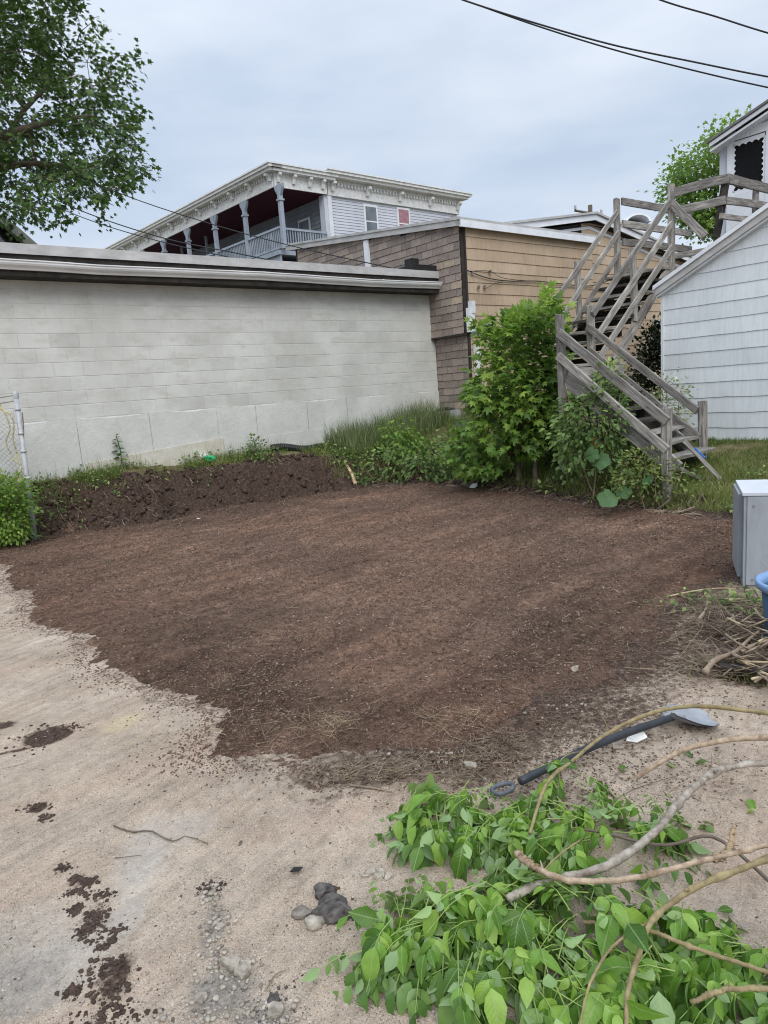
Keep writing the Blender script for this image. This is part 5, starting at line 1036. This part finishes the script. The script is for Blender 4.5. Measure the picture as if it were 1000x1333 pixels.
stones('edge_gravel', blob([(620, 1000, .12, .08), (560, 990, .1, .07), (780, 1040, .12, .08), (850, 990, .15, .08), (900, 1090, .15, .08), (740, 930, .15, .1)], 380, 0, 0), .004, .022, M['stone'], 3.5, 2); stones('edge_soil_crumbs', blob([(560, 1005, .25, .08), (680, 970, .25, .12), (800, 920, .3, .15), (880, 850, .3, .25), (760, 1010, .3, .12)], 7000, 0, 0), .002, .014, M['brownchip'], 2.2, 1, .7)
clod_px = [(62, 955, .07, .05), (90, 948, .03, .02), (45, 965, .05, .04), (50, 1050, .03, .015), (58, 1065, .015, .012), (85, 1130, .012, .01), (100, 1145, .016, .008), (115, 1148, .014, .008), (102, 1162, .02, .01), (133, 1165, .016, .01), (98, 1185, .012, .01), (130, 1190, .018, .012), (120, 1205, .018, .012), (150, 1212, .016, .008), (135, 1228, .02, .01), (110, 1215, .012, .01), (145, 1255, .02, .012), (140, 1268, .03, .014), (140, 1290, .025, .014), (155, 1318, .04, .02), (135, 1325, .03, .02), (95, 1290, .014, .01), (275, 1155, .022, .012), (430, 1160, .012, .01)]
stones('dropped_soil_clods', blob([(x, y, rx*1.25, ry*1.25) for x, y, rx, ry in clod_px], 2300, 0, 0), .003, .019, M['clod'], 3.2, 0, .5)
stones('asphalt_crumbs', blob([(430, 1190, .05, .03), (355, 1310, .03, .03)], 160, 0, 0), .003, .014, M['asphalt'], 2, 3)
o_ = []
while sum(map(len, o_)) < 15000:
    y = rng.uniform(2.2, 8.5, 60000); x = rng.uniform(-1, 1, 60000)*(.66*y+.3); m_ = bedmask(x, y)+(fbm(x*1.7, y*1.7, 4)-.5)*.40; k_ = (m_ < .06) & (side(x, y)[0] < -.1) & (rng.random(60000) < np.exp(np.minimum(m_, 0)/(.07+.16*sst(-.3, .8, x)))); o_.append(np.stack([x[k_], y[k_]], 1))
stones('spilled_soil', np.concatenate(o_)[:15000], .003, .015, M['crumb'], 2.2, 1, .7)
q = inbed_pts(900, 1.5); S = .015+.035*rng.random(900)**3; V, Fc, _t = inst(*RK[3], np.column_stack([q, zs(q[:, 0], q[:, 1])]), rrot(900), S[:, None]*rng.uniform(.6, 1.2, (900, 3))); mass('soil_lumps', V, Fc, M['crumb'])
def onestone(name, label, cat, x, y, sx, sy, sz, mat, seed, rz=0, group=None, sub=2):
    V, Fc = rock(seed, sub); c = P(x, y); V = V*np.array([sx, sy, sz]); ca_, sa_ = math.cos(rz), math.sin(rz); V = V @ np.array([[ca_, sa_, 0], [-sa_, ca_, 0], [0, 0, 1]])+c+Zv*sz*.14
    return tag(mk(name, V, Fc, mat, None, False), label, cat, group)
onestone('asphalt_chunk', 'broken black asphalt chunk on the sandy ground left of the cut branches', 'rubble', 432, 1188, .135, .085, .075, M['asphalt'], 3, sub=3); onestone('asphalt_chunk', 'smaller crumbly asphalt piece just behind the big black chunk', 'rubble', 424, 1163, .075, .055, .06, M['asphalt'], 5, .4)
onestone('pale_stone', 'pale flat stone touching the front of the black asphalt chunk', 'stone', 409, 1204, .07, .04, .04, M['stone'], 8); onestone('brown_stone', 'brownish flat stone left of the black asphalt chunk', 'stone', 395, 1190, .062, .055, .035, M['brownstone'], 9)
for i, (x, y, s_) in enumerate([(482, 1137, .028), (492, 1143, .026), (498, 1138, .020), (476, 1141, .016), (506, 1142, .018)]): onestone('pale_stone', 'small whitish stone in the little heap left of the leafy branches', 'stone', x, y, s_*1.6, s_*1.1, s_*1.1, M['stone'], 20+i, i, 'little heap of whitish stones')
for i, (x, y, s_, l_) in enumerate([(360, 1318, .04, 'grey stone nearest the bottom edge in the gravel strip'), (357, 1303, .036, 'dark stone behind the grey one at the bottom of the gravel strip'), (300, 1255, .05, 'long pale slab of stone in the gravel strip'), (318, 1265, .042, 'pale stone beside the long slab in the gravel strip'), (263, 1302, .035, 'pale stone at the left side of the gravel strip'), (289, 1206, .022, 'small white stone standing in the upper gravel strip'), (313, 1098, .017, 'tiny pale stone behind a dark pebble on the sandy ground'), (453, 1122, .02, 'brown pebble on bare sand left of the leaves'), (790, 1052, .04, 'grey cobble beside the leafy branch near the shovel'), (612, 998, .05, 'grey cobble in the debris at the front of the soil'), (750, 872, .06, 'grey brown stone on the right part of the soil bed'), (800, 1054, .03, 'round tan stone near the leaf pile top')]):
    onestone('stone', l_, 'stone', x, y, s_*1.25, s_*.9, s_*.75, M['asphalt'] if 'dark' in l_ else M['stone'], 40+i, i*1.3)
# flat bits
def flat(name, label, cat, x, y, pts, mat, lift=.012, tilt=(0, 0), th=.003):
    c = P(x, y); Pp = [c+np.array([a_, b_, lift+a_*tilt[0]+b_*tilt[1]+random.uniform(-.002, .003)]) for a_, b_ in pts]; o = MB().prism(Pp, Zv*th).out(name, mat, None); return tag(o, label, cat)
flat('paper_scrap', 'crumpled white paper scrap beside the black shovel handle', 'litter', 826, 964, [(-.04, -.01), (.0, -.03), (.05, -.02), (.04, .02), (-.01, .03)], M['paper'], .02, (.2, .5)); flat('paper_scrap', 'second pale torn scrap left of the shovel handle', 'litter', 805, 974, [(-.025, -.012), (.02, -.02), (.02, .015), (-.02, .02)], M['stone'], .01, (.1, .3))
flat('tar_paper_scrap', 'small black scrap lying on the sandy ground in front of the soil', 'litter', 386, 1136, [(-.02, -.012), (.012, -.012), (.022, .01), (-.008, .012)], M['blackplastic']); flat('cardboard_scrap', 'brown flat scrap beside the fence post foot', 'litter', 26, 708, [(-.1, -.04), (.1, -.06), (.08, .05), (-.08, .06)], M['footing'], .03, (.1, .3))
flat('bottle_cap', 'round dark disc on the ground near the shovel blade', 'litter', 834, 945, [(.016*math.cos(a_), .016*math.sin(a_)) for a_ in np.linspace(0, 5.8, 12)], M['asphalt'], .004)
flat('dropped_leaf', 'pale dry leaf lying on the soil near the earth bank', 'leaf', 258, 677, [(-.06, -.03), (-.01, -.012), (.02, -.05), (.03, 0), (.08, .02), (.02, .02), (-.01, .06), (-.02, .015), (-.08, .02)], M['paper'], .02)
flat('dropped_leaf', 'green sprig lying alone on the soil at the left', 'leaf', 136, 735, [(-.06, -.03), (-.01, -.012), (.02, -.03), (.08, .01), (.03, .03), (-.01, .04), (-.05, .01)], LG, .02)
flat('litter_piece', 'small crumpled white litter at the back edge of the soil by the sapling', 'litter', 617, 637, [(-.07, -.02), (0, -.05), (.06, -.01), (.05, .04), (-.02, .05)], M['paper'], .04, (.2, .5), .02)
fl = thing('plastic_bag', 'green and white crumpled plastic bag on the bank top against the wall', 'bag', P(271, 602)); 
for (x, y, s_, mt, sd) in ((265, 598, .11, 'paper', 71), (273, 600, .12, 'green', 72), (268, 596, .09, 'paper', 73)):
    V, Fc = rock(sd, 2); c = P(x, y+3); V = V*(1+.25*np.sin(V[:, [1, 2, 0]]*23))*np.array([s_*1.6, s_, s_*1.1])+c+Zv*.07; mk('bag_fold', V, Fc, M[mt], fl)
pb = thing('black_pipe', 'black corrugated plastic pipe lying along the top of the bank by the wall', 'pipe', P(390, 588))
a_, b_ = P(354, 589)+Zv*.08, P(432, 586)+Zv*.05; pth = [a_+(b_-a_)*q_+Zv*.02*math.sin(q_*9) for q_ in np.linspace(0, 1, 60)]; MB().tube(pth, [.055+.008*(i % 2) for i in range(60)], 12).out('pipe_body', M['blackplastic'], pb, smooth=False)
flat('black_plastic_sheet', 'crumpled black plastic sheet at the end of the black pipe', 'plastic', 440, 588, [(-.3, -.1), (-.1, -.18), (.25, -.12), (.3, .1), (0, .18), (-.2, .1)], M['blackplastic'], .06, (.05, .3), .02)
flat('concrete_scrap', 'pale broken concrete scrap under the black plastic sheet', 'rubble', 452, 597, [(-.2, -.04), (.15, -.07), (.2, .02), (-.1, .06)], M['stone'], .04, (0, .2), .03)
pvc = MB().tube(smoothpath([W(SE-.35, TW-.15, .75), W(SE-.28, TW-.16, 1.1), W(SE-.1, TC+.4, 1.12), W(SE-.08, TC+.3, .8)], 12), .03, 8).out('pipe_stub', M['cable'], None, smooth=True); tag(pvc, 'bent dark pipe coming up at the corner of the block wall', 'pipe')
mt_ = MB().sbox(SE-.22, SE-.08, TC+.25, TC+.40, .7, 1.12).out('utility_box', M['galv'], None); tag(mt_, 'small grey utility box at the foot of the shingled wall', 'utility box')
stk = P(457, 632)+Zv*.03; o = MB().tube(smoothpath([P(463, 633)+Zv*.04, aty(458, 617, stk[1]+.1), aty(448, 600, stk[1]+.25)], 10), [.04, .036, .034, .032, .03, .028, .026, .022, .018, .012], 8).out('peeled_branch', M['peeled'], None, smooth=True); tag(o, 'bare peeled pale branch stump leaning on the back of the bank', 'branch')
fg = aty(773, 576, 8.75); o = MB().box(fg-np.array([.03, 0, .03]), (.06, .02, 0), (0, .03, .0), (.01, 0, .07)).out('orange_tag', M['orange'], None); tag(o, 'orange scrap of plastic caught in the shrub beside the stairs', 'litter')
# dead seed stalk on the lawn by the grey house
ss = P(948, 572); sp2 = thing('seed_stalk', 'thin dry seed head stalk on the lawn against the grey house', 'weed', ss); tpp = aty(949, 532, ss[1]); MB().tube([ss, (ss+tpp)/2, tpp], .006, 4).tube([(ss+tpp)/2+Zv*.15, tpp+np.array([.06, 0, -.02])], .004, 4).out('stem', M['bark'], sp2)
for k_ in ((0, 0), (.06, -.02)): V, Fc = rock(9, 1); mk('seed_head', V*.06+tpp+np.array([k_[0], 0, k_[1]]), Fc, M['bark'], sp2)

# ================================================================== SHOVEL
sh = thing('snow_shovel', 'shovel with long black handle and grey plastic blade lying behind the cut leaves', 'shovel', P(800, 985))
h0 = P(668, 1030)+Zv*.03; h1 = P(878, 946)+Zv*.05
MB().tube(smoothpath([h0+np.array([.03, 0, .01]), (h0+h1)/2+Zv*.02, h1], 24), .0165, 12).out('handle', M['handle'], sh, smooth=True)
M['grip'] = simple('worn_grip_plastic', (.05, .055, .065), (.13, .14, .16), 20, rough=.5); g = MB(); cdir = (h0-h1)/np.linalg.norm(h0-h1); sdv = np.cross(cdir, Zv); sdv /= np.linalg.norm(sdv)
g.tube(smoothpath([h0-cdir*.0, h0+cdir*.02+sdv*.022, h0+cdir*.075+sdv*.026, h0+cdir*.095, h0+cdir*.075-sdv*.026, h0+cdir*.02-sdv*.022, h0], 24), .0095, 8); g.out('grip', M['grip'], sh, smooth=True)
bl0 = h1; bdv = P(938, 938)-P(880, 945); bdv[2] = 0; bdv /= np.linalg.norm(bdv); bsv = np.array([-bdv[1], bdv[0], 0]); V = []; nu, nv = 12, 12; BL_, BW = .215, .20
for i in range(nu+1):
    for j in range(nv+1):
        u = i/nu; v = j/nv*2-1; wd = BW*(.28+.72*min(1, u*2.2)**.7)*(1 if u < .75 else 1-.45*(u-.75)/.25*abs(v)**.5*.9)
        zz = .045*(1-u)**1.5+.035*v*v*(1-.5*u)+.006*math.cos(v*14)*(u > .15)*(1-u)+.008
        V.append(bl0*[1, 1, 0]+Zv*gz(bl0[0], bl0[1])+bdv*(u*BL_-.03)+bsv*v*wd*.5+Zv*zz)
nn = nv+1; Fc = [[i*nn+j, i*nn+j+1, (i+1)*nn+j+1, (i+1)*nn+j] for i in range(nu) for j in range(nv)]; nV = len(V); V2 = V+[v_-Zv*.005 for v_ in V]; Fc2 = Fc+[[q_+nV for q_ in f_2[::-1]] for f_2 in Fc]
mk('blade', V2, Fc2, M['blade'], sh, smooth=True); MB().tube([h1-bdv*.05+Zv*.0, h1+bdv*.05-Zv*.012], [.022, .012], 10).out('socket', M['blade'], sh, smooth=True)

# ================================================================== BRUSH HEAP by the cabinet
def stick(pxs, hs, r, mat, label, group=None, name='stick', taper=.5, k=6):
    pts = [P(x, y, h) for (x, y), h in zip(pxs, hs)]; n = 12; o = MB().tube(smoothpath(pts, n), np.linspace(r, r*taper, n)*(1+.12*rng.normal(size=n)), k).out(name, M[mat], None, smooth=True); return tag(o, label, 'stick', group)
stick([(918, 875), (930, 860), (950, 852), (962, 845), (975, 832), (988, 822)], [.05, .07, .1, .12, .12, .12], .016, 'twig', 'thickest bent stick at the front of the brush heap by the cabinet'); stick([(910, 806), (918, 795), (921, 782), (917, 770)], [.02, .04, .04, .02], .013, 'twig', 'curved bare stick lying on the soil left of the brush heap')
stick([(872, 776), (900, 770), (930, 766), (958, 766)], [.02, .04, .03, .02], .007, 'straw', 'long thin straight stick lying on the soil in front of the cabinet'); stick([(965, 848), (985, 838), (1005, 832)], [.12, .14, .15], .011, 'twig', 'straight stick branching off to the right from the brush heap')
stick([(983, 792), (990, 802), (1004, 810)], [.2, .18, .2], .009, 'straw', 'pale short stick on top of the brush heap below the blue bucket'); stick([(954, 800), (958, 812), (975, 822), (985, 828)], [.18, .16, .14, .12], .009, 'twig', 'forked grey stick in the middle of the brush heap')
for i in range(46):
    x, y = rng.uniform(925, 1010), rng.uniform(770, 892); a_ = rng.uniform(-.8, .8); l_ = rng.uniform(18, 60); h = max(0, .2-.0022*abs(y-810))*min(1, (x-915)/40)
    stick([(x, y), (x+l_*.5*math.cos(a_)+rng.normal()*3, y+l_*.5*math.sin(a_)*.7), (x+l_*math.cos(a_), y+l_*math.sin(a_)*.7)], [h*rng.random()+.02, h+.03, h*rng.random()+.02], rng.uniform(.003, .008), 'twig' if i % 3 else 'straw', 'thin dead stick tangled in the brush heap by the grey cabinet', 'dead sticks in the brush heap')
q = blob([(955, 790, .22, .1), (975, 830, .2, .12), (985, 870, .2, .08), (950, 870, .15, .08)], 1100, 0, 0); hz = .12*np.exp(-((q[:, 0]-2.25)**2+(q[:, 1]-3.9)**2)/.25)*rng.random(len(q)); zz = terrain(q[:, 0], q[:, 1])+hz
yd = rdir(len(q)); yd[:, 2] *= .4; n = len(q); S = np.stack([rng.uniform(.003, .006, n), rng.uniform(.05, .2, n), rng.uniform(.003, .006, n)], 1)
V, Fc, _t = inst(*TWG, np.column_stack([q, zz+.01]), frames(yd, rdir(n)), S); mass('brush_straw', V, np.array(Fc), M['twig'])
q2 = q[:110]; c_ = np.column_stack([q2, zz[:110]+.02]); pos, R, S = leafcloud(c_, 3, .03, KIT, .045, .1, None, 1); V, Fc, tt = inst(*KIT, pos, R, S, rng.random(len(pos))); mass('brush_leaves', V, Fc, LS, None, tt)
for (x0, y0, x1, y1, h, lb) in [(938, 878, 1010, 893, .05, 'dark weathered plank lying at the front of the brush heap'), (985, 850, 1010, 836, .06, 'dark flat board under the sticks at the right edge')]:
    loose('dark_plank', lb, 'plank', P(x0, y0)+Zv*h, P(x1, y1)+Zv*(h+.03), .07, .02, DW_)
# weedy greens near the heap
grassfield('heap_grass', blob([(950, 880, .12, .05), (985, 885, .1, .06), (955, 785, .1, .06), (990, 800, .1, .06)], 260, 0, 0), .04, .12, .004, GR, .9, .6)
# debris along the front edge of the soil
def twigmass(name, px, n, lmin, lmax, r, mat, lift=.02):
    q = blob(px, n, 0, 0); n = len(q); yd = rdir(n); yd[:, 2] *= .22; S = np.stack([r*rng.uniform(.5, 1.4, n)]*1+[rng.uniform(lmin, lmax, n)]+[r*rng.uniform(.5, 1.4, n)], 1); z = np.maximum(terrain(q[:, 0], q[:, 1]), zs(q[:, 0], q[:, 1]))
    V, Fc, _t = inst(*TWG, np.column_stack([q, z+lift*rng.random(n)+.003]), frames(yd, rdir(n)), S); mass(name, V, np.array(Fc), M[mat])
twigmass('front_edge_twigs', [(520, 1005, .15, .07), (600, 990, .16, .08), (660, 970, .14, .08), (560, 1020, .12, .05), (450, 1005, .14, .06), (640, 1010, .12, .05)], 850, .02, .10, .0018, 'twig')
twigmass('front_edge_straw', [(430, 950, .07, .05), (590, 945, .09, .06), (490, 1010, .12, .05), (600, 1000, .15, .07), (350, 960, .2, .12)], 620, .02, .10, .0012, 'straw')
twigmass('right_edge_twigs', [(860, 850, .25, .2), (780, 900, .3, .2), (900, 800, .2, .15), (700, 960, .2, .1), (850, 1020, .25, .12)], 900, .02, .09, .0015, 'twig'); twigmass('bed_straw', [(700, 800, .8, .8), (400, 850, .8, .7), (830, 700, .8, .5), (500, 730, 1.2, 1.2)], 420, .02, .12, .0016, 'straw')
twigmass('yard_straw', [(300, 1100, .5, .4), (150, 1000, .5, .4), (480, 1150, .3, .3), (900, 1080, .3, .3)], 130, .01, .06, .0009, 'twig', .004)
q = blob([(560, 1000, .2, .08), (650, 985, .2, .09), (430, 1010, .12, .05), (820, 960, .3, .15)], 420, 0, 0); n = len(q); S = rng.uniform(.006, .024, n); V, Fc, _t = inst(*SLV, np.column_stack([q, np.maximum(terrain(q[:, 0], q[:, 1]), zs(q[:, 0], q[:, 1]))+.008]), frames(rdir(n)*[1, 1, .3], Zv+rdir(n)*.4), np.stack([S*.6, S, S], 1)); mass('bark_chips', V, Fc, M['brownchip'])
for (pxs, r, mt, lb) in [([(275, 990), (295, 1015), (312, 1052)], .002, 'straw', 'thin pale straw lying on the sand at the left corner of the soil'), ([(148, 1075), (172, 1083), (195, 1081), (212, 1090), (228, 1095), (242, 1088), (270, 1098)], .0035, 'bark', 'dark wavy root lying across the sandy ground'), ([(455, 1022), (480, 1025), (510, 1030)], .006, 'twig', 'brown stick at the front edge of the soil'), ([(545, 1010), (580, 1004), (600, 1012)], .005, 'twig', 'grey stick in the debris before the leafy branches'), ([(520, 1052), (555, 1046), (580, 1052)], .005, 'twig', 'short brown twig near the top of the leaf pile'), ([(345, 1290), (360, 1268), (378, 1262)], .002, 'twig', 'thin curved twig on the sand near the gravel strip'), ([(150, 1117), (185, 1113)], .002, 'bark', 'tiny dark twig on the pale dust'), ([(762, 950), (765, 975), (745, 1000), (755, 1010)], .003, 'twig', 'thin dead twig crossing behind the shovel handle'), ([(780, 1060), (820, 1030), (880, 1010)], .002, 'bark', 'fine dark twig on the dirt below the shovel')]:
    stick(pxs, [.006]*len(pxs), r, mt, lb, name='twig', k=5)

# ================================================================== CUT LEAFY BRANCHES (foreground)
M['stalk'] = simple('green_stalk', (.16, .24, .06), (.28, .36, .11), 9)
LT4 = []
for i in range(6):
    T, Fc = ovate(.10+.06*(i % 3), .12+.14*i, .035); T = T*[1.0+.08*(i % 2), 1, 1]; LT4.append(raw_mesh('leaf', T, Fc, LP, True))
PILE = [((640, 1075), .30, .16, .20), ((760, 1100), .28, .15, .22), ((620, 1230), .30, .20, .22), ((760, 1240), .34, .22, .22), ((900, 1290), .34, .18, .16), ((560, 1270), .2, .15, .12)]
def leafy(label, stems, lobes, nleaf, seed, nstuff=160):
    """stems: list of (px list, heights, r0, r1, material); lobes: (px, py, rx, ry, height) in metres round the pixel"""
    r_ = np.random.default_rng(seed); t = thing('cut_branch', label, 'branch', P(*stems[0][0][0]), 'cut leafy branches heaped on the ground'); base = WL[t.name]; first = True
    for (px, hs, r0, r1, mt) in stems:
        pts = smoothpath([P(x, y, h) for (x, y), h in zip(px, hs)], 90); nn_ = np.convolve(r_.normal(size=(110,)), np.ones(9)/9, 'same')[:90]; n2_ = np.convolve(r_.normal(size=(110,)), np.ones(11)/11, 'same')[:90]; pts = pts+np.stack([nn_*0, nn_, n2_], 1)*min(.009, r0*.6); rr = np.linspace(r0, r1, 90)*(.93+.05*r_.normal(size=90))
        for kn in r_.integers(4, 86, 7): rr[kn-1:kn+2] *= [1.12, 1.3, 1.1]
        mbs = MB().tube(pts, rr, 12)
        for kn in r_.integers(6, 84, 4):
            dd_ = r_.normal(size=3); dd_ /= np.linalg.norm(dd_); mbs.tube([pts[kn], pts[kn]+dd_*rr[kn]*r_.uniform(1.8, 4)], [rr[kn]*.45, rr[kn]*.25], 6)
        mbs.out('stem' if first else 'side_branch', M[mt], t, smooth=True); first = False
    C_ = [(P(x, y), rx, ry, h) for (x, y, rx, ry, h) in lobes]; wts = np.array([rx*ry for _, rx, ry, _ in C_]); wts /= wts.sum()
    def place(n):
        o = []
        for i in range(n):
            c, rx, ry, h = C_[r_.choice(len(C_), p=wts)]; a_ = r_.uniform(0, 6.28); rho = math.sqrt(r_.random()); dx, dy = math.cos(a_)*rho*rx, math.sin(a_)*rho*ry
            x, y = c[0]+dx, c[1]+dy; z = gz(x, y)+.02+h*math.sqrt(max(0, 1-rho*rho))*(.25+.75*r_.random()**.5); o.append((x, y, z, math.cos(a_)*rho, math.sin(a_)*rho))
        return np.array(o)
    # sprays of drooping compound leaves gathered round cluster points
    tw = MB(); made = 0; L = []
    while made < nleaf+nstuff:
        cx_, cy_, cz_, ox, oy = place(1)[0]; rad = math.hypot(ox, oy); main = np.array([ox, oy, 0])+r_.normal(size=3)*[.5, .5, .1]+np.array([-.1, -.25, 0]); main /= np.linalg.norm(main)
        tone = r_.uniform(.75, 1.25)
        for sp_i in range(r_.integers(3, 7)):
            out_ = main+r_.normal(size=3)*[.45, .45, .25]-Zv*(.1+.35*rad); out_ /= np.linalg.norm(out_); k_ = r_.integers(3, 8); ln = r_.uniform(.06, .14)
            p0 = np.array([cx_, cy_, cz_])+r_.normal(size=3)*[.025, .025, .012]; p1 = p0+out_*ln; p1[2] = max(p1[2], gz(p1[0], p1[1])+.012); ax_ = (p1-p0)/np.linalg.norm(p1-p0)
            if r_.random() < .5: tw.tube([p0-ax_*.03-Zv*.01, (p0+p1)/2+Zv*.008, p1], [.0019, .0015, .001], 4, False)
            sdv_ = np.cross(ax_, Zv); sdv_ /= np.linalg.norm(sdv_)+1e-6; nrm = Zv*(1-.55*rad)+main*(.25+.5*rad)+r_.normal(size=3)*.25; sz = r_.uniform(.042, .078)*tone*(.7+.6*r_.random()**2)
            for q_ in range(k_):
                if q_ == k_-1: p_, yd_, s_ = p1, ax_, sz*1.25
                else: f_3 = .35+.6*(q_//2)/max(1, k_//2); sg = 1 if q_ % 2 else -1; p_ = p0+(p1-p0)*f_3; yd_ = ax_*.7+sdv_*sg*.75; s_ = sz
                yd_ = yd_+r_.normal(size=3)*.14-Zv*(.25+.6*rad); nn_ = nrm+r_.normal(size=3)*.25
                if r_.random() < .14: nn_ = -nn_
                L.append((p_, yd_, nn_, s_*r_.uniform(.75, 1.15))); made += 1
    pos = np.array([l[0] for l in L]); R = frames(np.array([l[1] for l in L]), np.array([l[2] for l in L])); S = np.array([l[3] for l in L])
    pos[:, 2] = np.maximum(pos[:, 2], terrain(pos[:, 0], pos[:, 1])+.012)
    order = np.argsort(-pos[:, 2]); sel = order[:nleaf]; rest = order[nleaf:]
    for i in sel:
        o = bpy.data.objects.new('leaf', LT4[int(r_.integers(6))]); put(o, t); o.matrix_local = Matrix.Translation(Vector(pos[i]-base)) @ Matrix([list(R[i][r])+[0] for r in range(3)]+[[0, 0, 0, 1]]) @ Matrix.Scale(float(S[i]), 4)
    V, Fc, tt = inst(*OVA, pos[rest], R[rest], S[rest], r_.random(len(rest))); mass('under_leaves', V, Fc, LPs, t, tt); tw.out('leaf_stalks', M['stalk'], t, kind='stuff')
    return t
leafy('cut branch with a greenish stem arching over the shovel, leaves at the pile top', [([(690, 1085), (712, 1020), (745, 990), (790, 955), (830, 935), (880, 921), (940, 921), (1010, 930)], [.12, .16, .15, .15, .17, .2, .22, .24], .006, .010, 'greenbark'), ([(715, 1020), (735, 985), (765, 975), (790, 950), (782, 930)], [.1, .12, .1, .08, .05], .003, .002, 'greenbark')], [(600, 1085, .20, .12, .13), (690, 1092, .15, .10, .12), (560, 1090, .10, .08, .09)], 290, 1, 480)
leafy('cut branch with the thickest, grey stem curving up to the right edge', [([(660, 1170), (700, 1153), (740, 1143), (800, 1122), (850, 1085), (885, 1045), (920, 1010), (960, 997), (1015, 992)], [.12, .14, .15, .17, .18, .18, .17, .17, .18], .014, .012, 'greybark'), ([(690, 1160), (720, 1120), (760, 1090)], [.1, .14, .14], .004, .002, 'greenbark')], [(780, 1110, .20, .13, .15), (880, 1100, .12, .08, .09), (700, 1130, .12, .10, .12), (730, 1035, .10, .07, .14)], 290, 2, 380)
leafy('cut branch with a tan stem splintered at its end across the pile middle', [([(672, 1108), (684, 1122), (700, 1132), (735, 1144), (790, 1147), (850, 1138), (920, 1120), (1015, 1096)], [.20, .20, .19, .18, .18, .18, .19, .2], .0105, .008, 'palebark'), ([(672, 1108), (680, 1116), (694, 1127)], [.202, .202, .20], .007, .011, 'peeled'), ([(930, 1118), (948, 1108), (955, 1075)], [.12, .14, .16], .014, .006, 'peeled')], [(620, 1215, .17, .13, .16), (560, 1235, .15, .13, .12), (660, 1190, .12, .1, .15), (515, 1270, .07, .08, .07)], 290, 3, 560)
leafy('cut branch with a slim olive stem forking toward the bottom of the pile', [([(815, 1340), (818, 1290), (832, 1240), (850, 1197), (890, 1165), (940, 1140), (1015, 1112)], [.10, .15, .18, .19, .19, .19, .2], .006, .010, 'greenbark'), ([(850, 1197), (800, 1230), (770, 1275), (755, 1335)], [.18, .2, .18, .14], .004, .003, 'greenbark'), ([(900, 1305), (930, 1292), (960, 1287), (1015, 1288)], [.15, .18, .18, .18], .006, .007, 'greenbark')], [(740, 1240, .20, .15, .17), (690, 1290, .16, .12, .14), (610, 1290, .14, .12, .11)], 295, 4, 560)
leafy('cut branch buried in leaves at the bottom right corner of the pile', [([(760, 1200), (840, 1210), (920, 1240), (1015, 1270)], [.12, .15, .15, .14], .006, .006, 'greenbark')], [(870, 1250, .2, .13, .14), (960, 1275, .14, .12, .12), (830, 1310, .18, .1, .12), (860, 1185, .10, .06, .08), (970, 1335, .12, .1, .1)], 295, 5, 560)
o = MB().tube(smoothpath([P(828, 1013, .06), P(860, 992, .12), P(890, 976, .14), P(930, 966, .15), P(965, 961, .15), P(1012, 960, .15)], 24), np.linspace(.009, .0125, 24), 10).out('cut_branch', M['palebark'], None, smooth=True); tag(o, 'bare tan branch arching across the dirt just below the shovel blade', 'branch')
o = MB().tube(smoothpath([P(700, 1090, .12), P(760, 1080, .1), P(860, 1100, .1), P(930, 1090, .06), P(1005, 1150, .04)], 24), np.linspace(.004, .006, 24), 8).out('cut_branch', M['bark'], None, smooth=True); tag(o, 'thin dark branch mostly buried under the middle of the leaf pile', 'branch')
for i, (x, y) in enumerate([(812, 1000), (876, 1003), (888, 981), (921, 996), (985, 1060), (975, 1045), (955, 1190)]):
    c = P(x, y)+Zv*.015; o = bpy.data.objects.new('fallen_leaf', LT4[i % 6]); put(o, None); R = frames(rdir(1)*[1, 1, .1], (Zv+rdir(1)[0]*.3)[None])[0]; o.matrix_world = Matrix.Translation(Vector(c)) @ Matrix([list(R[r])+[0] for r in range(3)]+[[0, 0, 0, 1]]) @ Matrix.Scale(.05, 4); tag(o, ['green leaf dropped on the dirt just above the pile', 'green leaf lying below the tan branch', 'single green leaf by the tan branch', 'green leaf flat on the dirt between the two arching branches', 'green leaf near the right edge above the splintered branch', 'second green leaf near the right edge on the dirt', 'green leaf lying on dirt at the right end of the pile'][i], 'leaf')
